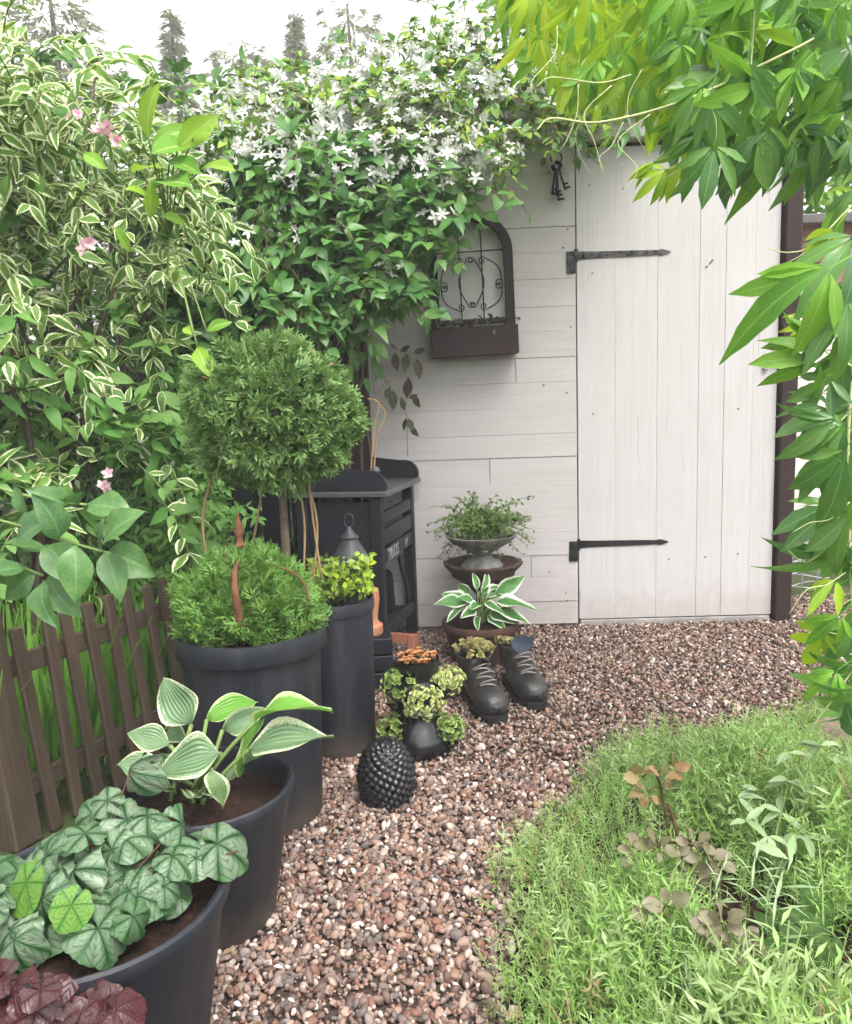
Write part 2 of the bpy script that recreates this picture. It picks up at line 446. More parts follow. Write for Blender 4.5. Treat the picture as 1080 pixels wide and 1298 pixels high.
M['sedum'] = leaf_mat('pale_sedum', [(0.34, 0.46, 0.14), (0.46, 0.57, 0.25), (0.58, 0.66, 0.38)], None, trans=0.2)
M['sedum_green'] = leaf_mat('green_sedum', [(0.14, 0.27, 0.05), (0.24, 0.39, 0.11), (0.34, 0.47, 0.17)], None, trans=0.2)
M['sedum_red'] = leaf_mat('red_sedum', [(0.36, 0.10, 0.06), (0.42, 0.26, 0.10), (0.46, 0.17, 0.10), (0.34, 0.34, 0.12)], None, trans=0.15)
M['sempervivum'] = leaf_mat('houseleek', [(0.24, 0.27, 0.10), (0.32, 0.33, 0.15), (0.26, 0.23, 0.10)], (0.32, 0.18, 0.11), 0.85, 0.15)
M['trail'] = leaf_mat('trailing_leaf', [(0.07, 0.17, 0.04), (0.11, 0.22, 0.06), (0.09, 0.14, 0.06)], None, trans=0.25)
M['trail_dark'] = leaf_mat('dusky_leaf', [(0.035, 0.045, 0.022), (0.05, 0.07, 0.03), (0.06, 0.03, 0.03)], None, trans=0.15)
M['lime_small'] = leaf_mat('lime_small_leaf', [(0.30, 0.50, 0.04), (0.42, 0.60, 0.06), (0.20, 0.40, 0.05)], None, trans=0.4)
M['cover'] = leaf_mat('feathery_cover', [(0.17, 0.36, 0.08), (0.25, 0.46, 0.13), (0.36, 0.55, 0.25), (0.19, 0.41, 0.07)], None, trans=0.4)
M['grass'] = leaf_mat('long_grass', [(0.11, 0.32, 0.04), (0.17, 0.41, 0.06), (0.22, 0.46, 0.09)], None, trans=0.4)
M['rose_leaf'] = leaf_mat('dusky_rose_leaf', [(0.16, 0.15, 0.10), (0.21, 0.195, 0.155), (0.26, 0.245, 0.205), (0.15, 0.165, 0.08)], (0.13, 0.09, 0.05), 0.85, 0.38, veins=0.22, rough=0.42, spec=0.4, mid=(0.30, 0.22, 0.16))
M['rose_young'] = leaf_mat('coppery_rose_leaf', [(0.24, 0.135, 0.07), (0.27, 0.22, 0.12), (0.17, 0.22, 0.09)], None, trans=0.35)
M['silver_leaf'] = leaf_mat('silver_green_leaf', [(0.20, 0.33, 0.18), (0.28, 0.42, 0.25), (0.17, 0.30, 0.14)], None, trans=0.25, veins=0.1)
M['silver_cover'] = leaf_mat('silver_cover', [(0.25, 0.40, 0.17), (0.34, 0.48, 0.25), (0.22, 0.40, 0.12)], None, trans=0.35)
M['dark_round'] = leaf_mat('shaded_round_leaf', [(0.022, 0.065, 0.012), (0.03, 0.085, 0.015)], None, trans=0.25, veins=0.05, spec=0.15, rough=0.6)  # green darkened in the colour itself for shade low in the bed
M['petal'] = leaf_mat('white_petal', [(0.80, 0.80, 0.74), (0.85, 0.84, 0.80)], None, trans=0.3, tcol=(1, 1, 1))
M['pink'] = leaf_mat('pink_petal', [(0.72, 0.42, 0.50), (0.80, 0.60, 0.64), (0.62, 0.32, 0.45)], None, trans=0.3, tcol=(1, 0.9, 1))
M['far_leaf'] = leaf_mat('haze_paled_leaf', [(0.24, 0.28, 0.22), (0.27, 0.31, 0.24), (0.22, 0.26, 0.20)], None, trans=0.3)  # leaf colour paled to stand in for haze over the skyline

# ------------------------------------------------------------------ mesh and object helpers
WM = {}     # world matrix of every object we made (matrix_world is not evaluated while scripting)


def mesh_from(name, V, faces, uv=None, smooth=False, mats=None):
    me = bpy.data.meshes.new(name)
    me.from_pydata([tuple(v) for v in V], [], [tuple(f) for f in faces])
    if uv is not None:
        l = me.uv_layers.new(name='UVMap')
        vi = np.zeros(len(me.loops), dtype=np.int32)
        me.loops.foreach_get('vertex_index', vi)
        l.data.foreach_set('uv', np.asarray(uv, np.float32)[vi].ravel())
    if smooth:
        me.polygons.foreach_set('use_smooth', [True] * len(me.polygons))
    me.update()
    return me


def link(name, me, mat=None, parent=None, mw=None):
    """link as ONE object; mw is its local matrix under the parent"""
    o = bpy.data.objects.new(name, me)
    COL.objects.link(o)
    if mat is not None and not me.materials:
        me.materials.append(mat)
    if parent is not None:
        o.parent = parent
    if mw is not None:
        o.matrix_local = mw if isinstance(mw, Matrix) else Matrix(mw.tolist())
    base = WM[parent.name] if parent is not None else Matrix.Identity(4)
    WM[o.name] = base @ o.matrix_basis
    return o


def wlink(name, me, mat, parent):
    """mesh given in world coordinates, put under a parent"""
    return link(name, me, mat, parent, WM[parent.name].inverted() if parent is not None else None)


def thing(name, label, cat, loc=(0, 0, 0), rz=0.0, group=None, rot=None):
    o = bpy.data.objects.new(name, None)
    COL.objects.link(o)
    o.empty_display_size = 0.05
    o.location = tuple(float(v) for v in loc)
    o.rotation_euler = rot or (0, 0, rz)
    tag(o, label, cat, group)
    WM[o.name] = Matrix.LocRotScale(o.location, o.rotation_euler, None)
    return o


def tag(o, label=None, cat=None, group=None, kind=None):
    for k, v in (('label', label), ('category', cat), ('group', group), ('kind', kind)):
        if v:
            o[k] = v
    return o


def sharp(me, a=35):
    me.polygons.foreach_set('use_smooth', [True] * len(me.polygons))
    me.set_sharp_from_angle(angle=rad(a))
    return me


def box_bm(bm, cx, cy, cz, sx, sy, sz, bev=0.0, rot=None):
    r = bmesh.ops.create_cube(bm, size=1)
    vs = r['verts']
    mt = Matrix.Translation((cx, cy, cz)) @ (rot or Matrix.Identity(4)) @ Matrix.Diagonal((sx, sy, sz, 1))
    bmesh.ops.transform(bm, matrix=mt, verts=vs)
    if bev:
        es = list({e for v in vs for e in v.link_edges})
        bmesh.ops.bevel(bm, geom=es, offset=bev, segments=1, affect='EDGES', profile=0.5)


def bm_mesh(bm, name, sm=None):
    me = bpy.data.meshes.new(name)
    bm.to_mesh(me)
    bm.free()
    if sm:
        sharp(me, sm)
    return me


def box(name, c, s, mat, parent, bev=0.003, rot=None):
    bm = bmesh.new()
    box_bm(bm, 0, 0, 0, *s, bev)
    mw = Matrix.Translation(tuple(float(v) for v in c)) @ (rot or Matrix.Identity(4))
    return link(name, bm_mesh(bm, name), mat, parent, mw)


def lathe_me(name, prof, n=48, closed=False, wob=0.0, sm=40):
    V, Fc = [], []
    for (r, z) in prof:
        for k in range(n):
            a = 2 * math.pi * k / n
            q = r * (1 + wob * math.sin(3 * a + z * 7))
            V.append((q * math.cos(a), q * math.sin(a), z))
    for i in range(len(prof) - 1):
        for k in range(n):
            k2 = (k + 1) % n
            Fc.append((i * n + k, i * n + k2, (i + 1) * n + k2, (i + 1) * n + k))
    for i, flip in ((0, True), (len(prof) - 1, False)):
        if closed:
            f = [i * n + k for k in range(n)]
            Fc.append(f[::-1] if flip else f)
    return sharp(mesh_from(name, V, Fc), sm)


def tube_data(pts, radii, n=6):
    pts = np.asarray(pts, float)
    radii = np.broadcast_to(np.asarray(radii, float), (len(pts),))
    V, Fc = [], []
    prev = None
    for i, p in enumerate(pts):
        t = pts[min(i + 1, len(pts) - 1)] - pts[max(i - 1, 0)]
        t = t / (np.linalg.norm(t) + 1e-9)
        if prev is None:
            a = np.cross(t, [0, 0, 1.0])
            if np.linalg.norm(a) < 0.1:
                a = np.cross(t, [1.0, 0, 0])
        else:
            a = prev - t * (prev @ t)
        a = a / (np.linalg.norm(a) + 1e-9)
        prev = a
        b = np.cross(t, a)
        for k in range(n):
            an = 2 * math.pi * k / n
            V.append(p + radii[i] * (a * math.cos(an) + b * math.sin(an)))
    m = len(pts)
    for i in range(m - 1):
        for k in range(n):
            k2 = (k + 1) % n
            Fc.append((i * n + k, i * n + k2, (i + 1) * n + k2, (i + 1) * n + k))
    Fc.append(tuple(range(n))[::-1])
    Fc.append(tuple((m - 1) * n + k for k in range(n)))
    return V, Fc


def tubes_me(name, list_of, n=6):
    V, Fc = [], []
    for pts, rd in list_of:
        v, f = tube_data(pts, rd, n)
        o = len(V)
        V += v
        Fc += [tuple(i + o for i in q) for q in f]
    return mesh_from(name, V, Fc, smooth=True)


def bez(p, n=14):
    """Catmull-Rom through the points"""
    p = [np.asarray(q, float) for q in p]
    p = [2 * p[0] - p[1]] + p + [2 * p[-1] - p[-2]]
    out = []
    for i in range(1, len(p) - 2):
        for k in range(n):
            t = k / n
            out.append(0.5 * ((2 * p[i]) + (-p[i - 1] + p[i + 1]) * t + (2 * p[i - 1] - 5 * p[i] + 4 * p[i + 1] - p[i + 2]) * t * t
                              + (-p[i - 1] + 3 * p[i] - 3 * p[i + 1] + p[i + 2]) * t ** 3))
    out.append(p[-2])
    return np.array(out)


# --------------------------------------------- leaf templates: base at origin, tip at +Y, face up +Z
RT = np.random.default_rng(3)


def T_leaf(wid=0.4, peak=0.4, rows=5, fold=0.12, curl=0.25, wave=0.0, cols=1, tipw=1.0, jag=0.0, stalk=0.0, wild=1.0):
    """no two calls give the same leaf: each bends, twists and curls a little differently"""
    V, UV, Fc = [], [], []
    y0 = stalk
    nc = 2 * cols + 1
    bend, twist, cf, ph = RT.normal(0, 0.07) * wild, RT.normal(0, 0.30) * wild, 1 + RT.normal(0, 0.3) * wild, RT.uniform(0, 6)
    for i in range(rows + 1):
        t = i / rows
        # width profile: rises to the peak then runs to a point
        wd = (math.sin(math.pi * min(1, t / (2 * peak))) if t < peak else math.cos(math.pi / 2 * ((t - peak) / (1 - peak))) ** tipw) * wid / 2
        wd = max(wd, 0.004 if i in (0, rows) else 0.0)
        if jag and i % 2 and 0 < i < rows:
            wd *= 1 + jag
        y = y0 + t * (1 - y0)
        z = -curl * cf * t * t
        ct, sn = math.cos(twist * t), math.sin(twist * t)
        for j in range(nc):
            u = (j - cols) / cols
            lx = u * wd
            lz = abs(u) * wd * 2 * fold + wave * wid * math.sin(t * 9 + ph + (2 if u > 0 else 0)) * abs(u)
            V.append((bend * math.sin(t * 2.2) + lx * ct - lz * sn, y, z + lx * sn + lz * ct))
            UV.append((0.5 + 0.5 * u, t))
    for i in range(rows):
        for j in range(nc - 1):
            a = i * nc + j
            Fc.append((a, a + 1, a + nc + 1, a + nc))
    return np.array(V), Fc, np.array(UV)


def VAR(k, fn, *a, **kw):
    return [fn(*a, **kw) for _ in range(k)]


def T_join(parts):
    V, Fc, UV = [], [], []
    o = 0
    for v, f, u in parts:
        V.append(v)
        UV.append(u)
        Fc += [tuple(i + o for i in q) for q in f]
        o += len(v)
    return np.vstack(V), Fc, np.vstack(UV)


def basis(y, z):
    """rotation whose Y axis is y and whose Z axis is near z"""
    y = np.asarray(y, float)
    y = y / (np.linalg.norm(y) + 1e-9)
    x = np.cross(y, z)
    if np.linalg.norm(x) < 1e-4:
        x = np.cross(y, [0.3, 0.9, 0.1])
    x = x / np.linalg.norm(x)
    return np.stack([x, y, np.cross(x, y)], 1)


def mat4(p, y, z, s, sx=1.0):
    m = np.eye(4)
    m[:3, :3] = basis(y, z) * s
    m[:3, 0] *= sx
    m[:3, 3] = p
    return m


def T_move(T, m):
    v, f, u = T
    return v @ m[:3, :3].T + m[:3, 3], f, u


def T_fan(n=5, spread=1.9, wid=0.42, drop=0.1, jag=0.12, rows=6, curl=0.35, seed=0):
    """compound leaf: n leaflets from one point, middle one longest, each with its own twist"""
    q = np.random.default_rng(seed)
    P = []
    for k in range(n):
        a = (k / (n - 1) - 0.5) * 2 * spread + q.normal(0, 0.08)
        ln = (1.0 - 0.42 * abs(k / (n - 1) - 0.5) * 2) * q.uniform(0.88, 1.1)
        t = T_leaf(wid * q.uniform(0.85, 1.15), 0.55, rows, 0.16, curl * q.uniform(0.6, 1.5), 0.04, 1, 1.0, jag, 0.04)
        y = np.array([math.sin(a), math.cos(a), -drop + q.normal(0, 0.18)])
        P.append(T_move(t, mat4((0.03 * math.sin(a), 0.03 * math.cos(a), 0), y, (q.normal(0, 0.38), q.normal(0, 0.2), 1), ln)))
    P.append(T_move(T_leaf(0.035, 0.5, 3, 0.3, 0.25, 0, 1, 0.3), mat4((0, 0.02, 0), (q.normal(0, 0.25), -1, 0.35), (0, 0, 1), 0.6)))
    return T_join(P)


def T_tern(wid=0.5, curl=0.3):
    P = []
    for a, ln in ((0, 1.0), (1.25, 0.8), (-1.25, 0.8)):
        P.append(T_move(T_leaf(wid, 0.35, 4, 0.12, curl, 0, 1, 1.1, 0, 0.12), mat4((0, 0.0, 0), (math.sin(a), math.cos(a), -0.1), (0, 0, 1), ln)))
    return T_join(P)


def T_flower(n=6, wid=0.3, cup=0.25):
    P = []
    for k in range(n):
        a = 2 * math.pi * k / n
        P.append(T_move(T_leaf(wid, 0.6, 3, 0.05, 0.15, 0, 1, 0.8), mat4((0, 0, 0), (math.cos(a), math.sin(a), cup), (0, 0, 1), 0.5)))
    return T_join(P)


def T_spray(n=7, wid=0.16, seed=0, rows=2, spread=1.0, thick=0.5):
    """flat conifer branchlet"""
    q = np.random.default_rng(seed)
    P = [T_move(T_leaf(wid, 0.5, rows, 0.2, 0.1), mat4((0, 0, 0), (0, 1, 0), (0, 0, 1), 1.0))]
    for k in range(n):
        t = 0.12 + 0.7 * k / n
        s = 1 if k % 2 else -1
        a = s * (0.7 + 0.3 * q.random()) * spread
        P.append(T_move(T_leaf(wid * 1.25, 0.5, rows, 0.2, 0.1),
                        mat4((0, t, 0), (math.sin(a), math.cos(a), thick * (q.random() - 0.4)), (0.3 * q.normal(), 0, 1), 0.5 * (1.1 - t * 0.6))))
    return T_join(P)


def T_sprig(n=11, wid=0.12, ln=0.45, seed=0):
    """upright shoot with narrow leaves all round"""
    q = np.random.default_rng(seed)
    P = [T_leaf(0.03, 0.3, 2, 0, -0.05)]
    for k in range(n):
        t = 0.12 + 0.85 * k / n
        a = k * 2.4 + q.random()
        d = np.array([math.cos(a), 0.55 + 0.4 * q.random(), math.sin(a)])
        P.append(T_move(T_leaf(wid, 0.5, 2, 0.1, 0.2), mat4((0, t, 0), d, (0, 1, 0.2), ln * (1.1 - 0.5 * t))))
    return T_join(P)


def T_rosette(n=16, wid=0.5):
    P = []
    for k in range(n):
        a = k * 2.39996
        t = k / n
        d = np.array([math.cos(a), math.sin(a), 0.15 + 1.6 * t])
        P.append(T_move(T_leaf(wid, 0.62, 3, 0.25, -0.15, 0, 1, 0.6), mat4((0, 0, 0), d, (0, 0, 1), 0.5 * (1 - 0.55 * t))))
    return T_join(P)


def T_round(lobes=7, segs=49, rings=4, amp=0.10, cup=0.08, wave=0.03, seed=0):
    """round scalloped leaf, puckered between its veins; the stalk joins at the notch (origin)"""
    q = np.random.default_rng(seed)
    V, UV, Fc = [], [], []
    V.append((0, 0.02, 0.0))
    UV.append((0.5, 0.18))
    ph = q.random() * 6
    kx, sk = q.uniform(0.85, 1.12), q.normal(0, 0.08)
    for i in range(1, rings + 1):
        t = i / rings
        for k in range(segs + 1):
            a = (k / segs - 0.5) * 2 * math.pi * 0.95
            lob = abs(math.cos(a * lobes / 2)) ** 0.6
            fine = abs(math.cos(a * lobes * 1.5)) ** 0.7
            rr = 0.55 + 0.09 * math.cos(a) + amp * lob + amp * 0.3 * fine
            rr *= t * (1 - 0.20 * (abs(a) / math.pi) ** 8)
            x, y = rr * math.sin(a) * kx + sk * rr * rr, rr * math.cos(a)
            z = -cup * t * t * (1 + 0.5 * math.cos(2 * a + ph * 0.3)) + wave * t * t * math.sin(a * 2 + ph) - 0.06 * t * (1 - lob) + 0.5 * wave * t ** 3 * math.sin(a * 5 + ph * 2)
            V.append((x, y, z))
            UV.append((0.5 + x * 0.72, 0.18 + y * 0.72))
    n = segs + 1
    for k in range(segs):
        Fc.append((0, 1 + k + 1, 1 + k))
    for i in range(rings - 1):
        for k in range(segs):
            a = 1 + i * n + k
            Fc.append((a, a + 1, a + n + 1, a + n))
    return np.array(V), Fc, np.array(UV)


def merged(name, T_list, mats, smooth=True):
    """numpy-merge many placed copies of templates into one mesh with UVs (polygons of any size)"""
    mats = np.asarray(mats)
    if len(mats) == 0:
        return mesh_from(name, [], [])
    pick = R.integers(0, len(T_list), len(mats))
    VV, UU, LV, LS = [], [], [], []
    off = 0
    for ti, (v, f, u) in enumerate(T_list):
        mm = mats[pick == ti]
        if not len(mm):
            continue
        h = np.hstack([v, np.ones((len(v), 1))])
        VV.append(np.einsum('nij,vj->nvi', mm[:, :3, :], h).reshape(-1, 3))
        UU.append(np.tile(u, (len(mm), 1)))
        fl = np.concatenate([np.array(q) for q in f])
        LV.append((fl[None, :] + (off + np.arange(len(mm)) * len(v))[:, None]).ravel())
        LS.append(np.tile(np.array([len(q) for q in f]), len(mm)))
        off += len(mm) * len(v)
    V = np.vstack(VV).astype(np.float32)
    U = np.vstack(UU).astype(np.float32)
    LV = np.concatenate(LV).astype(np.int32)
    LS = np.concatenate(LS).astype(np.int32)
    me = bpy.data.meshes.new(name)
    me.vertices.add(len(V))
    me.vertices.foreach_set('co', V.ravel())
    me.loops.add(len(LV))
    me.loops.foreach_set('vertex_index', LV)
    me.polygons.add(len(LS))
    st = np.zeros(len(LS), np.int32)
    st[1:] = np.cumsum(LS)[:-1]
    me.polygons.foreach_set('loop_start', st)
    l = me.uv_layers.new(name='UVMap')
    l.data.foreach_set('uv', U[LV].ravel())
    if smooth:
        me.polygons.foreach_set('use_smooth', np.ones(len(LS), bool))
    me.update(calc_edges=True)
    me.validate()
    return me


def pieces(name, T_list, mats, mat, parent):
    """each placed copy is an object of its own; mesh data shared between alike pieces"""
    mes = []
    for T in T_list:
        me = mesh_from(name, *T[:2], uv=T[2], smooth=True)
        me.materials.append(mat)
        mes.append(me)
    inv = WM[parent.name].inverted()
    for m in mats:
        o = bpy.data.objects.new(name, mes[int(R.integers(0, len(mes)))])
        COL.objects.link(o)
        o.parent = parent
        o.matrix_local = inv @ Matrix(m.tolist())


def foliage(parent, T_list, mats, mat, n_obj=0, part='foliage', piece='leaf', big=None):
    """the n_obj nearest the camera become objects (parts), the rest one 'stuff' part"""
    mats = np.asarray(mats)
    if n_obj:
        pos = mats[:, :3, 3]
        v = pos - CAM
        d = v @ fw
        px = 540 + F * (v @ rt) / d
        py = 649 - F * (v @ up) / d
        ok = (px > 5) & (px < 1075) & (py > 5) & (py < 1290)
        key = np.where(ok, d + R.normal(0, 0.05, len(d)), 99)
        idx = np.argsort(key)[:n_obj]
        pieces(piece, T_list, mats[idx], mat, parent)
        keep = np.ones(len(mats), bool)
        keep[idx] = False
        mats = mats[keep]
    if len(mats):
        o = wlink(part, merged(part, T_list, mats), mat, parent)
        o['kind'] = 'stuff'
        return o


def in_poly(px, py, poly):
    c = np.zeros(len(px), bool)
    j = len(poly) - 1
    for i in range(len(poly)):
        xi, yi = poly[i]
        xj, yj = poly[j]
        hit = ((yi > py) != (yj > py)) & (px < (xj - xi) * (py - yi) / (yj - yi + 1e-12) + xi)
        c ^= hit
        j = i
    return c


def cloud(poly, n, depth, thick, edge=14):
    """points in a volume: an outline seen from the camera, at a distance depth(px,py), thick metres deep"""
    xs = [p[0] for p in poly]
    ys = [p[1] for p in poly]
    out = []
    while len(out) < n:
        px = R.uniform(min(xs), max(xs), n * 3)
        py = R.uniform(min(ys), max(ys), n * 3)
        k = in_poly(px, py, poly)
        for a, b in zip(px[k], py[k]):
            Y = (depth(a, b) if callable(depth) else depth) + thick * R.random() ** 1.4
            out.append(YP(a + R.normal(0, edge), b + R.normal(0, edge), Y))
            if len(out) >= n:
                break
    return np.array(out)


def unit(v):
    v = np.asarray(v, float)
    return v / (np.linalg.norm(v) + 1e-9)


def sprig_leaves(pts, length, n, leaf, droop=0.35, lean=(0, -0.3, 0.5), var=0.8, upn=(0, -0.45, 1.0), pair=True, jitter=0.35, stems=None, sr=0.002):
    """at each point a shoot with n leaves along it; returns leaf matrices"""
    out = []
    for p in pts:
        d = unit(np.asarray(lean) + R.normal(0, var, 3) * np.array([1, 0.7, 0.8]))
        L = length * R.uniform(0.7, 1.3)
        q = [p + d * L * t + np.array([0, 0, -droop * L * t * t]) for t in np.linspace(0, 1, n + 1)]
        if stems is not None:
            stems.append((np.array(q[:: max(1, n // 3)]), sr))
        side = unit(np.cross(d, upn))
        for i in range(1, n + 1):
            t = i / n
            for s in ((1, -1) if pair else ((1,) if i % 2 else (-1,))):
                y = d * (0.45 + 0.5 * t) + side * s * (0.9 - 0.35 * t) + R.normal(0, jitter, 3) + np.array([0, 0, -0.25 * t])
                z = unit(np.asarray(upn) + R.normal(0, jitter, 3))
                out.append(mat4(q[i], y, z, leaf * R.uniform(0.6, 1.15) * (1.0 - 0.25 * abs(t - 0.6))))
    return np.array(out)


# ================================================================== the setting
def sheet(name, pts, z, mat, kind='structure'):
    me = mesh_from(name, [(p[0], p[1], z) for p in pts], [tuple(range(len(pts)))])
    return tag(link(name, me, mat), kind=kind)


sheet('ground', [(-40, -12), (40, -12), (40, 60), (-40, 60)], -0.012, M['ground'])
PATH_RIGHT = [GP(640, 1320), GP(650, 1180), GP(668, 1080), GP(722, 1020), GP(800, 958), GP(900, 930), GP(1000, 915)]
PATH = [(-0.85, 0.4), (0.05, 0.4)] + [(p[0], p[1]) for p in PATH_RIGHT] + [(2.6, 2.5), (2.9, 3.75), (1.72, 3.75), (1.66, 3.5), (-0.6, 3.5), (-0.62, 2.6), (-0.9, 1.7)]
sheet('gravel_path', PATH, -0.006, M['gravel_bed'])


def pebble_templates(sub, k):
    out = []
    for s in range(k):
        bm = bmesh.new()
        bmesh.ops.create_icosphere(bm, subdivisions=sub, radius=0.5)
        q = np.random.default_rng(s + 5)
        dirs = q.normal(0, 1, (6, 3))
        dirs /= np.linalg.norm(dirs, axis=1)[:, None]
        cut = q.uniform(0.24, 0.42, 6)
        V = []
        for v in bm.verts:
            c = np.array(v.co)
            for dd, cc in zip(dirs, cut):        # flattened facets: crushed and rolled stones
                h = c @ dd
                if h > cc:
                    c = c - dd * (h - cc) * 0.85
            V.append(c * np.array([1.0, 0.78, 0.6]))
        Fc = [tuple(v.index for v in f.verts) for f in bm.faces]
        bm.free()
        V = np.array(V)
        out.append((V, Fc, np.zeros((len(V), 2))))
    return out


def pebbles(n, ylo, yhi, xlo, xhi):
    poly = [(p[0], p[1]) for p in PATH]
    x = R.uniform(xlo, xhi, n)
    y = R.uniform(ylo, yhi, n)
    k = in_poly(x + R.normal(0, 0.02, n), y + R.normal(0, 0.02, n), poly)
    x, y = x[k], y[k]
    m = len(x)
    s = np.clip(R.lognormal(math.log(0.0128), 0.38, m), 0.006, 0.030)
    q = R.normal(0, 1, (m, 4))
    q[:, 1:3] *= 0.45
    q /= np.linalg.norm(q, axis=1)[:, None]
    w_, a, b, c = q.T
    Rm = np.stack([1 - 2 * (b * b + c * c), 2 * (a * b - w_ * c), 2 * (a * c + w_ * b),
                   2 * (a * b + w_ * c), 1 - 2 * (a * a + c * c), 2 * (b * c - w_ * a),
                   2 * (a * c - w_ * b), 2 * (b * c + w_ * a), 1 - 2 * (a * a + b * b)], 1).reshape(-1, 3, 3)
    mats = np.tile(np.eye(4), (m, 1, 1))
    mats[:, :3, :3] = Rm * s[:, None, None]
    mats[:, 0, 3] = x
    mats[:, 1, 3] = y
    mats[:, 2, 3] = 0.0 + R.uniform(-0.004, 0.006, m)
    return mats


gm1 = pebbles(25000, 0.95, 2.05, -0.9, 0.6)
gm2 = pebbles(60000, 2.05, 3.75, -0.7, 2.9)
gv = merged('gravel', pebble_templates(2, 6), gm1)
tag(link('gravel', gv, M['pebble']), 'pinkish brown and white rounded pebbles in front of the pots', 'gravel', kind='stuff')
gv2 = merged('gravel', pebble_templates(1, 6), gm2)
tag(link('gravel', gv2, M['pebble']), 'fine looking pinkish gravel before the white door', 'gravel', kind='stuff')
print('pebbles', len(gm1), len(gm2))

# ------------------------------------------------------------------ shed
SHED_LOC = (0.658, 3.362, 0.0)
SHED_RZ = rad(-2.0)
shed = thing('garden_shed', 'white boarded garden shed with a plank door and black strap hinges', 'shed', SHED_LOC, SHED_RZ)
WL, DW, DH = -0.88, 0.83, 2.0
wall = box('wall', ((WL - 0.01) / 2, 0.06, 1.0), (abs(WL) - 0.02, 0.06, 2.02), M['white_h'], shed, 0)
z = 0.012
k = 0
while z < 2.0:
    h = [0.102, 0.108, 0.098, 0.112, 0.105][k % 5]
    h = min(h, 2.01 - z)
    yy = 0.012 + R.uniform(-0.0025, 0.0025)
    cut = R.uniform(WL + 0.2, -0.2) if k % 4 == 2 else None
    spans = [(WL, -0.007)] if cut is None else [(WL, cut - 0.001), (cut + 0.001, -0.007)]
    for a, b in spans:
        o = box('board', ((a + b) / 2, yy - 0.06, z + h / 2 - 1.0), (b - a, 0.034, h - (0.0018 if k % 6 == 1 else 0.0004)), M['white_h'], wall, 0.0009)
        o.location.x -= (WL - 0.01) / 2
    z += h
    k += 1
bpy.context.view_layer.update()
door = box('door', (DW / 2, 0.045, 0.03 + DH / 2 - 0.02), (DW - 0.02, 0.02, DH - 0.05), M['white_v'], shed, 0)
xs = [0.0, 0.158, 0.332, 0.505, 0.612, 0.73, DW]
for i in range(6):
    a, b = xs[i], xs[i + 1]
    box('plank', ((a + b) / 2 - DW / 2, -0.025 + R.uniform(-0.0015, 0.0015), 0.0), (b - a - (0.0014 if i in (2, 3) else 0.0004), 0.026, DH - 0.036), M['white_v'], door, 0.0008)
DZ0 = 0.03 + DH / 2 - 0.02
bm = bmesh.new()
bmesh.ops.create_icosphere(bm, subdivisions=1, radius=0.0042)
for v in bm.verts:
    v.co.y *= 0.35
nail_me = bm_mesh(bm, 'nail')
for i in range(20):      # nail heads, on the boards and on the door
    link('nail', nail_me, M['rust'], wall, Matrix.Translation((R.choice([-0.37, -0.05, 0.31, 0.40]) + R.normal(0, 0.012), -0.0655, R.uniform(-0.9, 0.95))))
for i in range(18):
    link('nail', nail_me, M['rust'], door, Matrix.Translation((R.choice([-0.35, -0.2, -0.02, 0.13, 0.26, 0.37]) + R.normal(0, 0.01), -0.0395, R.choice([-0.72, -0.1, 0.5, 0.86]) + R.normal(0, 0.02))))


def strap(zc, mat):
    """strap hinge: plate on the wall, knuckle, long tapering strap with a spear tip"""
    bm = bmesh.new()
    box_bm(bm, -0.026, -0.0535, -0.028, 0.036, 0.006, 0.088, 0.002)
    pr = [(0.0, 0.017), (0.07, 0.014), (0.22, 0.012), (0.31, 0.010), (0.335, 0.009), (0.345, 0.013), (0.362, 0.009), (0.385, 0.001)]
    f, bk = [], []
    for s in (1, -1):
        for (x, hh) in (pr if s == 1 else pr[::-1]):
            f.append(bm.verts.new((x, -0.046 + 0.004, s * hh)))
            bk.append(bm.verts.new((x, -0.046 + 0.010, s * hh)))
    bm.faces.new(f[::-1])
    n = len(f)
    for i in range(n):
        bm.faces.new((f[i], f[(i + 1) % n], bk[(i + 1) % n], bk[i]))
    r = bmesh.ops.create_cone(bm, cap_ends=True, segments=12, radius1=0.008, radius2=0.008, depth=0.05)
    bmesh.ops.translate(bm, verts=r['verts'], vec=(-0.004, -0.047, 0))
    for bx in (0.03, 0.12, 0.21, 0.29):
        r = bmesh.ops.create_icosphere(bm, subdivisions=1, radius=0.006)
        bmesh.ops.translate(bm, verts=r['verts'], vec=(bx, -0.043, 0))
    for bz in (-0.01, -0.055):
        r = bmesh.ops.create_icosphere(bm, subdivisions=1, radius=0.006)
        bmesh.ops.translate(bm, verts=r['verts'], vec=(-0.028, -0.057, bz))
    return link('hinge', bm_mesh(bm, 'hinge'), mat, door, Matrix.Translation((-DW / 2, 0.0, zc - DZ0)))


strap(1.572, M['worn_iron'])
strap(0.362, M['iron'])
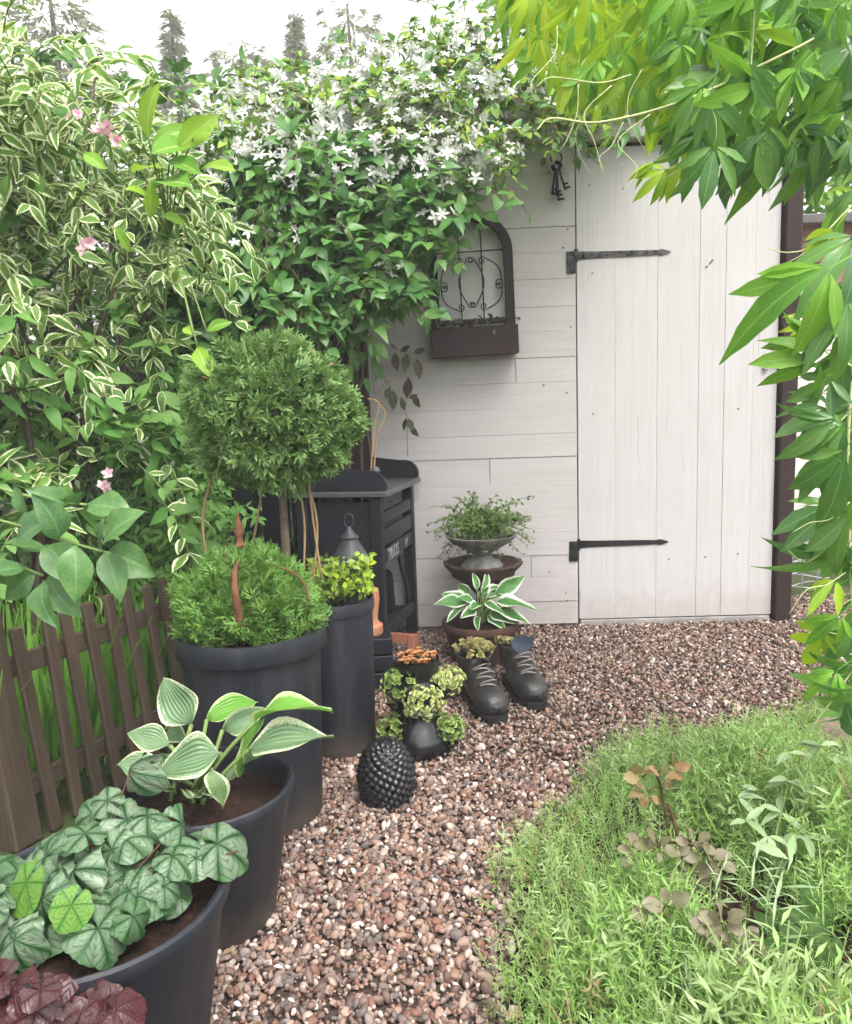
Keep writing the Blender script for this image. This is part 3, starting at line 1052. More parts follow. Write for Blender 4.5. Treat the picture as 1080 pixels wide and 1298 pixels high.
# latch on the far edge of the door, reaching to the post
bm = bmesh.new()
box_bm(bm, 0, 0, 0, 0.085, 0.012, 0.012, 0.002)
box_bm(bm, -0.035, 0.002, -0.008, 0.02, 0.012, 0.045, 0.002)
box_bm(bm, 0.03, 0.004, 0, 0.012, 0.02, 0.03, 0.002)
link('latch', bm_mesh(bm, 'latch'), M['wire'], door, Matrix.Translation((DW / 2 - 0.015, -0.048, 1.11 - DZ0)))
box('sill', (DW / 2, 0.03, 0.008), (DW - 0.01, 0.05, 0.03), M['sill_stone'], shed, 0.004)
box('post', (DW + 0.043, 0.02, 1.0), (0.07, 0.08, 2.1), M['brown_post'], shed, 0.006)
box('post', (WL - 0.048, 0.0, 0.98), (0.085, 0.085, 2.06), M['brown_post'], shed, 0.006)
box('lintel', (-0.02, -0.012, 2.052), (1.66, 0.075, 0.088), M['white_h'], shed, 0.004)
box('fascia', (0.0, -0.055, 2.15), (1.86, 0.025, 0.12), M['white_h'], shed, 0.004)
rf = box('roof', (0.0, 0.83, 2.38), (1.92, 1.82, 0.03), M['roof'], shed, 0.004, Matrix.Rotation(rad(12), 4, 'X'))
box('side_wall', (WL + 0.03, 1.0, 1.0), (0.04, 1.8, 2.0), M['white_h'], shed, 0)
box('side_wall', (DW + 0.03, 1.0, 1.0), (0.04, 1.8, 2.0), M['white_h'], shed, 0)
box('inner_lining', (0.0, 0.10, 1.1), (1.7, 0.02, 2.2), M['screen'], shed, 0)
SMW = WM[shed.name]


def shed_pt(px, py, proud=0.0):
    """point on the shed's front seen at a pixel, in the shed's own frame"""
    inv = SMW.inverted()
    o = inv @ Vector(CAM)
    d = inv.to_3x3() @ Vector(ray(px, py))
    t = (-0.005 - proud - o.y) / d.y
    return o + d * t


# dark screen added for the shade under the climber, in line with the shed
scr = thing('backdrop_screen', 'dark board screen added as shaded backdrop behind the potting bench', 'screen', (-0.33, 3.45, 0))
for i in range(7):
    box('board', (-0.07 - i * 0.13, 0.0, 0.68), (0.122, 0.024, 1.36), M['screen'], scr, 0.004)
box('rail', (-0.46, 0.03, 1.2), (0.92, 0.03, 0.07), M['screen'], scr, 0.004)
box('rail', (-0.46, 0.03, 0.2), (0.92, 0.03, 0.07), M['screen'], scr, 0.004)
for x in (-0.93, 0.0):
    box('post', (x, 0.03, 0.98), (0.07, 0.07, 1.96), M['brown_post'], scr, 0.005)

# outbuilding seen between the post and the creeper
ob = thing('outbuilding', 'cream and faded red boarded outbuilding beyond the door post', 'outbuilding', (2.35, 4.9, 0), rad(-3))
box('wall', (0, 0.06, 1.0), (1.7, 0.06, 2.0), M['cream_h'], ob, 0)
for i in range(15):
    zz = 0.05 + i * 0.13
    box('board', (0, 0.012, zz + 0.065), (1.7, 0.03, 0.124), M['red_h'] if i in (0, 12, 13, 14) else M['cream_h'], ob, 0.003)
box('roof', (0, 0.3, 2.05), (1.9, 0.9, 0.05), M['roof'], ob, 0.004, Matrix.Rotation(rad(10), 4, 'X'))

# ------------------------------------------------------------------ wall window-planter and keys
c = shed_pt(601, 435, 0.0)
wp = thing('window_planter', 'dark arched window frame with iron scrollwork and planter box on white wall', 'wall planter',
           SMW @ Vector((c.x, -0.008, c.z)), rot=(0, rad(-1.4), SHED_RZ))
# local: x across, -y out of the wall, z up from the box middle
Wf, Hs = 0.345, 0.36     # outer width, height of the straight part above the box
bm = bmesh.new()
Ro, Ri = Wf / 2, Wf / 2 - 0.036
out, inn = [], []
for s in [-1]:
    out.append((-Ro, 0.05)); inn.append((-Ri, 0.05))
for a in np.linspace(math.pi, 0, 25):
    out.append((Ro * math.cos(a), Hs + Ro * math.sin(a) * 0.92))
    inn.append((Ri * math.cos(a), Hs + Ri * math.sin(a) * 0.92))
out.append((Ro, 0.05)); inn.append((Ri, 0.05))
n = len(out)
ring = []
for (xo, zo), (xi, zi) in zip(out, inn):
    ring.append([bm.verts.new((xo, -0.045, zo)), bm.verts.new((xi, -0.045, zi)), bm.verts.new((xi, 0.0, zi)), bm.verts.new((xo, 0.0, zo))])
for i in range(n - 1):
    for j in range(4):
        bm.faces.new((ring[i][j], ring[i + 1][j], ring[i + 1][(j + 1) % 4], ring[i][(j + 1) % 4]))
bmesh.ops.recalc_face_normals(bm, faces=bm.faces)
link('arch_frame', bm_mesh(bm, 'arch_frame'), M['arch'], wp)
box('back_pane', (0, -0.003, 0.25), (2 * Ri, 0.004, 0.5), M['glass'], wp, 0)
box('cross_bar', (0, -0.03, 0.085), (2 * Ri - 0.002, 0.02, 0.022), M['arch'], wp, 0.002)
for s in (-1, 1):
    link('upright', tubes_me('upright', [(np.array([(s * 0.046, -0.03, 0.09), (s * 0.046, -0.03, Hs + 0.12)]), 0.0032)], 6), M['iron'], wp)
link('grille_bar', tubes_me('grille_bar', [(np.array([(-Ri, -0.03, Hs + 0.005), (Ri, -0.03, Hs + 0.005)]), 0.003)], 6), M['iron'], wp)


def curlpts(cx, cz, r, a0, turns, sgn=1, n=26):
    P = []
    for i in range(n):
        t = i / (n - 1)
        a = a0 + sgn * turns * 2 * math.pi * t
        q = r * (1 - 0.72 * t)
        P.append((cx + q * math.cos(a), -0.031, cz + q * math.sin(a)))
    return np.array(P)


def scroll(x0, z0, x1, z1, bulge, r):
    """C-scroll: an arc whose two ends roll up"""
    a = np.array([x0, z0]); b = np.array([x1, z1])
    nrm = unit(np.array([-(b - a)[1], (b - a)[0]])) * bulge
    pts = []
    for t in np.linspace(0, 1, 14):
        p = a + (b - a) * t + nrm * math.sin(math.pi * t)
        pts.append((p[0], -0.031, p[1]))
    lst = [(np.array(pts), 0.0026)]
    for e, s in ((a, 1), (b, -1)):
        cc = e + nrm / (abs(bulge) + 1e-9) * -r
        a0 = math.atan2(*(e - cc)[::-1])
        lst.append((curlpts(cc[0], cc[1], r, a0, 1.15, s * (1 if bulge > 0 else -1)), 0.0024))
    link('scroll', tubes_me('scroll', lst, 5), M['iron'], wp)


for s in (-1, 1):
    scroll(s * 0.062, 0.135, s * 0.125, 0.225, -s * 0.022, 0.017)
    scroll(s * 0.125, 0.235, s * 0.062, 0.335, -s * 0.022, 0.017)
    scroll(s * 0.018, 0.155, s * 0.018, 0.33, s * 0.036 - s * 0.07, 0.014)
bx = thing  # (planter box: five boards as one open trough)
bm = bmesh.new()
box_bm(bm, 0, -0.110, 0.0, 0.352, 0.014, 0.115, 0.002)
box_bm(bm, 0, -0.012, 0.0, 0.352, 0.014, 0.11, 0.002)
box_bm(bm, -0.169, -0.061, 0.0, 0.014, 0.082, 0.112, 0.002)
box_bm(bm, 0.169, -0.061, 0.0, 0.014, 0.082, 0.112, 0.002)
box_bm(bm, 0, -0.061, -0.05, 0.322, 0.082, 0.012, 0)
trough = link('planter_box', bm_mesh(bm, 'planter_box'), M['boxwood'], wp)
box('soil', (0, -0.061, 0.03), (0.322, 0.082, 0.01), M['soil'], wp, 0)
WPM = WM[wp.name]
ms = []
for i in range(90):
    p = WPM @ Vector((R.uniform(-0.17, 0.18), R.uniform(-0.12, -0.03), 0.04 + R.random() * 0.05))
    ms.append(mat4(p, R.normal(0, 1, 3) + np.array([0, -0.4, 0.5]), R.normal(0, 0.5, 3) + np.array([0, -0.6, 1]), R.uniform(0.018, 0.035)))
foliage(wp, [T_leaf(0.6, 0.45, 3)], ms, M['trail_dark'], 0)

c = shed_pt(704, 196)
ky = thing('key_bunch', 'bunch of old dark iron keys hung beside the top of the door', 'keys', SMW @ Vector((c.x, -0.012, c.z)), SHED_RZ)
link('nail', tubes_me('nail', [(np.array([(0, 0.02, 0.0), (0, -0.03, 0.006)]), 0.003)], 6), M['iron'], ky)
P = [(0.022 * math.cos(a), -0.016, -0.018 + 0.022 * math.sin(a)) for a in np.linspace(0, 2 * math.pi, 22)]
link('ring', tubes_me('ring', [(np.array(P), 0.003)], 6), M['iron'], ky)
for tilt, ln, y in ((-0.14, 0.125, -0.012), (0.05, 0.15, -0.02), (0.30, 0.115, -0.026), (-0.02, 0.135, -0.032)):
    rm = Matrix.Translation((0.0, y, -0.036)) @ Matrix.Rotation(-tilt, 4, 'Y')
    L = [(np.array([(0.015 * math.cos(a), 0, -0.016 + 0.015 * math.sin(a)) for a in np.linspace(0, 2 * math.pi, 16)]), 0.0036),
         (np.array([(0, 0, -0.03), (0, 0, -ln)]), 0.0045),
         (np.array([(0, 0, -ln + 0.006), (0.022, 0, -ln + 0.006)]), 0.005),
         (np.array([(0, 0, -ln + 0.022), (0.018, 0, -ln + 0.022)]), 0.004)]
    link('key', tubes_me('key', L, 6), M['iron'], ky, rm)

# ------------------------------------------------------------------ pots along the left
POT_P = [(0.0, 0.0), (0.72, 0.0), (0.745, 0.02), (0.90, 0.80), (0.905, 0.845), (0.99, 0.85), (1.0, 0.865), (1.0, 0.975), (0.985, 0.998), (0.955, 1.0), (0.93, 0.985), (0.915, 0.9), (0.90, 0.8)]
POT_ROLL = [(0.0, 0.0), (0.66, 0.0), (0.69, 0.02), (0.93, 0.86), (0.965, 0.90), (0.995, 0.94), (1.0, 0.965), (0.99, 0.99), (0.965, 1.0), (0.93, 0.99), (0.905, 0.95), (0.89, 0.87)]


def pot(parent, Rr, H, prof, mat, soil_at=0.9, n=64):
    me = lathe_me('pot', [(r * Rr, z * H) for r, z in prof], n)
    o = link('pot', me, mat, parent)
    s = []
    rs = 0.895 * Rr
    for i, t in enumerate((1.0, 0.8, 0.55, 0.3, 0.01)):
        s.append((rs * t, soil_at * H + 0.012 * math.cos(t * 2) - 0.012))
    me = lathe_me('soil', s, 40)
    for v in me.vertices:
        v.co.z += R.normal(0, 0.0035)
    link('soil', me, M['soil'], parent)
    return o


# heuchera pot (nearest)
HP = GP(115, 1128, 0.33)
hz = 0.33
heu = thing('potted_coral_bells', 'slate blue pot of silver veined coral bells, nearest pot of the row', 'potted plant', (HP[0], HP[1], 0), 0.3)
pot(heu, 0.193, hz, POT_ROLL, M['pot'], 0.9)
TR = [T_round(7, 49, 4, (0.07, 0.09, 0.11)[q % 3], (0.30, 0.55, 0.15, 0.42, 0.62, 0.36)[q % 6], (0.08, 0.14, 0.10)[q % 3], q) for q in range(9)]


def stalk(a, b, rad_=0.0018, sag=0.3):
    a = np.asarray(a, float); b = np.asarray(b, float)
    m = (a + b) / 2 + np.array([0, 0, np.linalg.norm(b - a) * sag])
    return bez([a, m, b], 5), rad_


heu_c = np.array([HP[0], HP[1], hz * 0.9])
# (pixel, size in px across, tilt) of the leaves that can be told apart, front ones last
HL = [(15, 1095, 75), (60, 1090, 80), (150, 1010, 62), (115, 1030, 56), (205, 1040, 68), (170, 1065, 78), (110, 1065, 84), (240, 1055, 60),
      (30, 1120, 90), (85, 1100, 72), (150, 1090, 60), (200, 1080, 50), (245, 1075, 66), (265, 1095, 62), (22, 1160, 72), (70, 1140, 78),
      (120, 1125, 60), (140, 1128, 62), (190, 1120, 70), (222, 1130, 52), (250, 1125, 84), (35, 1185, 62), (95, 1165, 70), (70, 1190, 92),
      (150, 1170, 76), (175, 1155, 62), (130, 1165, 58), (195, 1150, 60), (10, 1200, 62), (45, 1145, 66), (180, 1050, 55), (120, 1012, 60), (85, 1055, 60), (-10, 1140, 70)]
st = []
hm, hl = [], []
for i, (px, py, sz) in enumerate(HL):
    # a dome of leaves over the pot: lower in the picture = nearer to the camera and lower
    t = (py - 990) / 220
    Y = HP[1] + 0.13 - 0.26 * t
    p = YP(px, py, Y)
    pxm = F / ((p - CAM) @ fw)
    s = sz / pxm
    outw = p - heu_c
    nrm = unit(np.array([outw[0] * 1.1, outw[1] * 0.9 - 0.16, 0.26]) + R.normal(0, 0.11, 3))
    p = p + np.array([0, 0.04 * (i % 3 - 1), 0.0])
    y = unit(np.array([outw[0], outw[1] * 0.6, -0.02 - 0.12 * t]) + R.normal(0, 0.05, 3))
    y = y - nrm * (y @ nrm)
    m = mat4(p - unit(y) * s * 0.3, y, nrm, s * R.uniform(0.62, 0.82))
    if i in (14, 22):
        m[:3, 3] += np.array([0.0, -0.035, 0.02])
    (hl if i in (14, 22) else hm).append(m)
    st.append(stalk((heu_c[0] + R.normal(0, 0.03), heu_c[1] + R.normal(0, 0.03), heu_c[2]), m[:3, 3] - nrm * 0.004, 0.0012, 0.02))
p = YP(302, 1078, HP[1] + 0.02)
hm.append(mat4(p - np.array([0.03, 0, -0.012]), (1, -0.1, -0.42), (0.15, -0.55, 0.8), 0.072))
st.append(stalk(heu_c + np.array([0.06, 0, 0]), p, 0.0015, 0.1))
for i in range(46):     # filling leaves low inside the clump
    a = R.uniform(0, 6.28)
    rr = R.uniform(0.02, 0.15)
    p = heu_c + np.array([rr * math.cos(a) - 0.05, rr * math.sin(a) * 0.8 + 0.02, R.uniform(0.015, 0.06)])
    hm.append(mat4(p, (math.cos(a), math.sin(a), 0.1), (R.normal(0, .5), -0.4, 1), R.uniform(0.045, 0.08)))
pieces('leaf', TR, hm, M['heuchera'], heu)
pieces('leaf', [T_round(7, 24, 3, 0.08, 0.05, 0.02, 9)], hl, M['heuchera_lime'], heu)
wlink('stalks', tubes_me('stalks', st, 5), M['stem_wine'], heu)['kind'] = 'stuff'

# wine-red coral bells at the very front
RP = np.array([-0.49, 0.80, 0.20])
red = thing('wine_coral_bells', 'dark wine red coral bells spilling in front of the nearest pot', 'plant', (RP[0], RP[1], 0))
rm_ = []
st = []
for i in range(120):
    px, py = R.uniform(-60, 150), R.uniform(1228, 1330)
    if py < 1234 + max(0, (px - 20)) * 0.42:
        py += 45
    p = YP(px, py, R.uniform(0.76, 0.90))
    nrm = np.array([R.normal(0, 0.6), -0.45 + R.normal(0, 0.5), 1])
    a = R.uniform(0, 6.28)
    rm_.append(mat4(p, (math.cos(a), math.sin(a) * 0.5 - 0.4, -0.1), nrm, R.uniform(0.026, 0.046)))
    st.append(stalk((RP[0] + R.normal(0, 0.03), RP[1] + 0.02, 0.05), p, 0.0015, 0.1))
pieces('leaf', [T_round(7, 35, 4, 0.12, 0.12 * s, 0.16, s + 20) for s in range(5)], rm_, M['heuchera_red'], red)
wlink('stalks', tubes_me('stalks', st, 4), M['stem_wine'], red)['kind'] = 'stuff'

# hosta pot
HB = GP(274, 1160)
HB = np.array([HB[0], HB[1], 0])
hrim = YP(260, 992, HB[1])[2]
hos = thing('potted_hosta', 'slate blue pot of cream edged hosta, second from the front', 'potted plant', HB, 0.9)
pot(hos, 0.170, hrim, POT_ROLL, M['pot'], 0.86)
TH = [T_leaf(0.60, 0.40, 11, 0.22, 0.38, 0.10, 3, 0.85), T_leaf(0.52, 0.42, 11, 0.28, 0.55, 0.12, 3, 0.85), T_leaf(0.62, 0.40, 11, 0.18, 0.30, 0.13, 3, 0.8), T_leaf(0.58, 0.42, 11, 0.26, 0.45, 0.11, 3, 0.8), T_leaf(0.6, 0.40, 11, 0.3, 0.35, 0.12, 3, 0.8)]
hc = np.array([HB[0] - 0.01, HB[1], hrim * 0.86])


def hosta_leaf(b, t, Y, dY, roll, curl_i, wid=1.0):
    """from pixel b (leaf base) to pixel t (tip)"""
    pb = YP(*b, Y)
    pt = YP(*t, Y + dY)
    y = pt - pb
    s = np.linalg.norm(y) * 1.06
    x = unit(np.cross(y, (0, -0.75, 0.65)))
    nn = unit(unit(np.cross(x, y)) + roll * x)
    return pb, mat4(pb, y, nn, s, wid)


YH = HB[1]
LV = [((243, 918), (207, 866), YH + 0.06, 0.0, -0.3, 0, 1.25), ((262, 912), (320, 884), YH + 0.08, 0.03, 0.1, 1, 0.9),
      ((282, 925), (330, 905), YH + 0.05, 0.0, 0.6, 0, 0.9), ((322, 915), (374, 880), YH + 0.03, -0.06, -0.5, 1, 0.9),
      ((315, 950), (388, 938), YH + 0.01, -0.05, 0.2, 0, 1.0), ((215, 945), (165, 925), YH + 0.03, 0.0, 0.2, 2, 1.1),
      ((205, 975), (152, 965), YH - 0.02, -0.02, 0.2, 2, 1.15), ((280, 955), (205, 962), YH - 0.05, -0.03, 0.25, 2, 1.3),
      ((268, 975), (270, 1018), YH - 0.07, -0.04, 0.1, 2, 1.25), ((235, 940), (205, 905), YH + 0.09, 0.06, 0.1, 0, 1.0)]
hm, hb_, st = [], [], []
for i, (b, t, Y, dY, rl, ci, wd) in enumerate(LV):
    pb, m = hosta_leaf(b, t, Y, dY, rl, ci, wd)
    (hb_ if i in (1, 3) else hm).append((m, ci))
    st.append((stalk(hc + R.normal(0, 0.02, 3) * np.array([1, 1, 0]), pb, 0.0045, 0.05)))
for L_, mt in ((hm, M['hosta']), (hb_, M['hosta_bright'])):
    for m, ci in L_:
        hk = globals().get('hk', 0) + 1
        pieces('leaf', [TH[(ci + hk * 2) % 5]], [m], mt, hos)
fill = []
for i in range(9):
    a = R.uniform(0, 6.28)
    p = hc + np.array([0.05 * math.cos(a), 0.05 * math.sin(a), 0.03])
    fill.append(mat4(p, (math.cos(a), math.sin(a), 0.8), (-math.cos(a), -math.sin(a), 1), R.uniform(0.06, 0.10)))
pieces('leaf', TH[:1], fill, M['hosta'], hos)
pb, m = hosta_leaf((305, 985), (322, 915), YH + 0.02, 0.0, -0.8, 0, 0.45)
pieces('leaf', [TH[0]], [m], M['hosta_bright'], hos)
wlink('stalks', tubes_me('stalks', st, 6), M['stem_green'], hos)['kind'] = 'stuff'

# big pot with low conifer
BB = GP(334, 1028)
BB[2] = 0
brim = YP(318, 793, BB[1])[2]
big = thing('potted_dwarf_conifer', 'tallest wide slate blue pot filled by a clipped green dwarf conifer', 'potted plant', BB)
POT_BIG = [(0.0, 0.0), (0.80, 0.0), (0.825, 0.015), (0.915, 0.86), (0.92, 0.885), (0.985, 0.89), (1.0, 0.90), (1.0, 0.975), (0.988, 0.996), (0.962, 1.0), (0.93, 0.99), (0.915, 0.94), (0.905, 0.86)]
pot(big, 0.179, brim, POT_BIG, M['pot'], 0.93, 72)
TS = [T_spray(7, 0.17, s, 2) for s in range(4)]


def conifer_mats(c, ax, n, size, up_bias=0.3, low=-1.0, inner=0.35, dens=None):
    out = []
    while len(out) < n:
        d = unit(R.normal(0, 1, 3))
        if d[2] < low:
            continue
        rr = 1 - inner * R.random() ** 2.2
        bumpy = 1 + 0.07 * math.sin(d[0] * 9 + d[2] * 7) + 0.06 * math.sin(d[1] * 11 - d[2] * 8)
        p = c + d * ax * rr * bumpy
        y = unit(d * 0.9 + R.normal(0, 0.55, 3) + np.array([0, 0, up_bias]))
        out.append(mat4(p - y * size * 0.5, y, R.normal(0, 1, 3), size * R.uniform(0.6, 1.25)))
    return out


lowc = np.array([BB[0] - 0.004, BB[1], brim + 0.035])
foliage(big, TS, conifer_mats(lowc, np.array([0.168, 0.165, 0.145]), 3000, 0.042, 0.5, -0.3), M['thuja_low'], 0)
wlink('branches', tubes_me('branches', [(bez([(BB[0], BB[1], brim * 0.93), BB + np.array([0.06 * math.cos(a), 0.06 * math.sin(a), brim + 0.03]), BB + np.array([0.13 * math.cos(a), 0.12 * math.sin(a), brim + 0.08])], 4), 0.004) for a in np.linspace(0, 6, 9)], 5), M['bark'], big)['kind'] = 'stuff'

# rusty hoop support over the conifer
hp = thing('plant_support', 'rusty iron hoop plant support with a finial over the dwarf conifer', 'plant support', (BB[0] - 0.02, BB[1] - 0.01, brim * 0.93))
apex = YP(305, 705, BB[1] - 0.02)
for i, (bx_, wd) in enumerate((((308, 812), 0.011), ((395, 790), 0.0026), ((262, 740), 0.004), ((345, 735), 0.004))):
    Yd = BB[1] + (-0.165, -0.05, 0.12, 0.13)[i]
    b = YP(*bx_, Yd)
    mid = (apex + b) / 2 + np.array([(b[0] - apex[0]) * 0.35, -0.05 if i == 0 else (b[1] - apex[1]) * 0.3, 0.03])
    if i == 0:
        b = YP(306, 806, BB[1] - 0.155)
        mid = YP(297, 735, BB[1] - 0.175)
    pts = bez([apex, mid, b], 10)
    rr = np.linspace(0.0026, wd, len(pts))
    v, f = tube_data(pts, rr, 8)
    wlink('hoop_bar', mesh_from('hoop_bar', v, f, smooth=True), M['rust'], hp)
fin = lathe_me('finial', [(0.002, -0.02), (0.006, -0.01), (0.012, 0.0), (0.006, 0.010), (0.010, 0.018), (0.014, 0.026), (0.007, 0.038), (0.009, 0.05), (0.012, 0.06), (0.008, 0.075), (0.003, 0.095), (0.0005, 0.11)], 14)
o = wlink('finial', fin, M['rust'], hp)
o.matrix_local = WM[hp.name].inverted() @ Matrix.Translation(tuple(apex))

# standard tree behind it
tc_ = YP(347, 525, BB[1] + 0.16)
tb = YP(366, 800, BB[1] + 0.10)
tree = thing('standard_conifer', 'round clipped ball conifer on a bare grey trunk above the pots', 'topiary tree', (tb[0], tb[1], brim * 0.9))
tr = bez([tb + np.array([0, 0, -0.04]), YP(362, 690, BB[1] + 0.11), YP(357, 620, BB[1] + 0.14), tc_ + np.array([0.01, 0, 0.03])], 8)
wlink('trunk', tubes_me('trunk', [(tr, np.linspace(0.013, 0.008, len(tr)))], 10), M['bark'], tree)
TS2 = [T_spray(7, 0.24, s + 30, 2, 1.0, 0.9) for s in range(5)]
foliage(tree, TS2, conifer_mats(tc_, np.array([0.210, 0.205, 0.182]), 4300, 0.050, 0.15, -1, 0.4), M['thuja'], 0, 'crown')
br = []
for i in range(46):
    d = unit(R.normal(0, 1, 3) + np.array([0, 0, 0.2]))
    br.append((bez([tc_ + np.array([0.0, 0, -0.10]), tc_ + d * 0.1, tc_ + d * np.array([0.22, 0.21, 0.18])], 4), 0.0022))
for a, b, m_ in (((396, 745), (386, 600), (402, 665)), ((384, 745), (376, 600), (386, 665)), ((270, 745), (272, 590), (257, 660)), ((335, 600), (305, 735), (322, 680)), ((408, 735), (390, 600), (397, 660))):
    br.append((bez([YP(*a, BB[1] + 0.13), YP(*m_, BB[1] + 0.14), YP(*b, BB[1] + 0.16)], 5), 0.0032))
wlink('twigs', tubes_me('twigs', br, 5), M['stem_dry'], tree)['kind'] = 'stuff'

# tall narrow pot
TB = GP(432, 943)
TB[2] = 0
trim_ = YP(420, 757, TB[1])[2]
tall = thing('potted_creeping_jenny', 'tall narrow slate pot of yellow green creeping foliage beside the bench', 'potted plant', TB)
POT_TALL = [(0.0, 0.0), (0.86, 0.0), (0.885, 0.015), (0.955, 0.90), (0.96, 0.915), (0.995, 0.92), (1.0, 0.93), (1.0, 0.985), (0.985, 1.0), (0.95, 1.0), (0.935, 0.985), (0.93, 0.9)]
pot(tall, 0.118, trim_, POT_TALL, M['pot'], 0.94)
ms, md = [], []
for i in range(620):
    px = R.uniform(388, 472)
    t = (px - 388) / 84
    py = R.uniform(702, 752) + (1 - t) * 8
    p = YP(px, py, TB[1] + R.uniform(-0.09, 0.09))
    if p[2] < trim_ - 0.01:
        continue
    m = mat4(p, R.normal(0, 1, 3) + np.array([0, -0.4, 0.3]), R.normal(0, 0.5, 3) + np.array([0, -0.5, 1]), R.uniform(0.013, 0.026))
    (ms if R.random() < 0.25 + 0.75 * t else md).append(m)
foliage(tall, [T_leaf(0.75, 0.5, 3, 0.1, 0.2), T_leaf(0.6, 0.5, 3, 0.1, 0.3)], ms, M['lime_small'], 0)
foliage(tall, [T_leaf(0.6, 0.5, 3, 0.1, 0.2)], md, M['sedum_green'], 0)
wlink('stalks', tubes_me('stalks', [(bez([TB + np.array([0, 0, trim_ * 0.94]), (TB + m[:3, 3]) / 2 + np.array([0, 0, trim_ / 2]), m[:3, 3]], 3), 0.0012) for m in (ms + md)[::6]], 4), M['stem_green'], tall)['kind'] = 'stuff'

# lantern standing in the tall pot
lp = YP(446, 742, TB[1] + 0.045)
lan = thing('garden_lantern', 'slate grey lantern with conical roof rising behind the yellow green plant', 'lantern', (lp[0], lp[1], trim_ * 0.93))
zb = 0.015
ztop = YP(446, 712, TB[1] + 0.045)[2] - trim_ * 0.93
body = lathe_me('lantern_body', [(0.0, 0), (0.046, 0.0), (0.047, 0.012), (0.040, 0.016), (0.040, ztop - 0.01), (0.046, ztop - 0.004), (0.046, ztop), (0.0, ztop)], 6, sm=20)
link('lantern_body', body, M['lantern'], lan)
for k_ in range(6):
    a = 2 * math.pi * k_ / 6
    box('bar', (0.0415 * math.cos(a), 0.0415 * math.sin(a), ztop / 2), (0.006, 0.006, ztop - 0.02), M['lantern'], lan, 0.001, Matrix.Rotation(a, 4, 'Z'))
roof = lathe_me('lantern_roof', [(0.0, ztop), (0.058, ztop + 0.001), (0.060, ztop + 0.005), (0.052, ztop + 0.018), (0.022, ztop + 0.068), (0.026, ztop + 0.070), (0.027, ztop + 0.074), (0.018, ztop + 0.082), (0.008, ztop + 0.096), (0.004, ztop + 0.104), (0.0, ztop + 0.106)], 24, sm=30)
link('lantern_roof', roof, M['lantern'], lan)
P = np.array([(0.014 * math.cos(a), 0.0, ztop + 0.122 + 0.02 * math.sin(a)) for a in np.linspace(-1.4, 4.6, 18)])
link('carry_ring', tubes_me('carry_ring', [(P, 0.0022)], 6), M['lantern'], lan)

# ------------------------------------------------------------------ potting bench
NF = GP(491, 852)
FF = GP(535, 797)
axis = unit((FF - NF)[:2])
ang = math.atan2(axis[1], axis[0]) - math.pi / 2
BL = float(np.linalg.norm((FF - NF)[:2])) - 0.06
BD, BH = 0.33, 0.66
bench = thing('potting_bench', 'dark navy potting bench with lettered slats against the shed corner', 'potting bench', (NF[0], NF[1], 0), ang)
# local: x = -BD (back) .. 0 (front), y = 0 (near end) .. BL (far end)
for y in (0.02, BL - 0.02):
    for x in (-0.022, -BD + 0.022):
        box('leg', (x, y, BH / 2), (0.044, 0.04, BH), M['navy_wood'], bench, 0.003)
box('end_panel', (-BD / 2, 0.022, 0.36), (BD - 0.09, 0.016, 0.56), M['navy_wood'], bench, 0.002)
box('bench_top', (-BD / 2 + 0.01, BL / 2, BH + 0.010), (BD + 0.04, BL + 0.02, 0.02), M['bench_top'], bench, 0.003)


def end_cheek(y):
    """raised end board with a rounded shoulder"""
    bm = bmesh.new()
    pr = [(-BD - 0.01, 0), (-BD - 0.01, 0.10), (-0.22, 0.10), (-0.14, 0.085), (-0.06, 0.075)]
    for a in np.linspace(math.pi / 2, -0.2, 8):
        pr.append((-0.035 + 0.06 * math.cos(a), 0.015 + 0.06 * math.sin(a)))
    pr.append((0.015, 0.0))
    A = [bm.verts.new((x, -0.009, z_)) for x, z_ in pr]
    B = [bm.verts.new((x, 0.009, z_)) for x, z_ in pr]
    bm.faces.new(A)
    bm.faces.new(B[::-1])
    for i in range(len(pr)):
        j = (i + 1) % len(pr)
        bm.faces.new((A[j], A[i], B[i], B[j]))
    bmesh.ops.recalc_face_normals(bm, faces=bm.faces)
    link('end_cheek', bm_mesh(bm, 'end_cheek'), M['navy_wood'], bench, Matrix.Translation((0, y, BH + 0.021)))


end_cheek(0.012)
end_cheek(BL - 0.004)
box('back_board', (-BD + 0.002, BL / 2, BH + 0.11), (0.018, BL - 0.03, 0.17), M['navy_wood_y'], bench, 0.003)
for zc, hh in ((0.575, 0.045), (0.50, 0.06), (0.43, 0.055)):
    box('slat', (-0.012, BL / 2, zc), (0.016, BL - 0.085, hh), M['navy_wood_y'], bench, 0.002)
box('slat', (-0.012, BL / 2, 0.135), (0.016, BL - 0.085, 0.05), M['navy_wood_y'], bench, 0.002)
for i in range(3):
    box('shelf_slat', (-0.07 - i * 0.085, BL / 2, 0.12), (0.075, BL - 0.05, 0.016), M['navy_wood_y'], bench, 0.002)
for i in range(3):
    box('shelf_slat', (-0.07 - i * 0.085, BL / 2, 0.395), (0.075, BL - 0.05, 0.016), M['navy_wood_y'], bench, 0.002)
box('diagonal_brace', (-0.02, BL - 0.13, 0.27), (0.012, 0.03, 0.25), M['navy_wood'], bench, 0.002, Matrix.Rotation(rad(32), 4, 'X'))


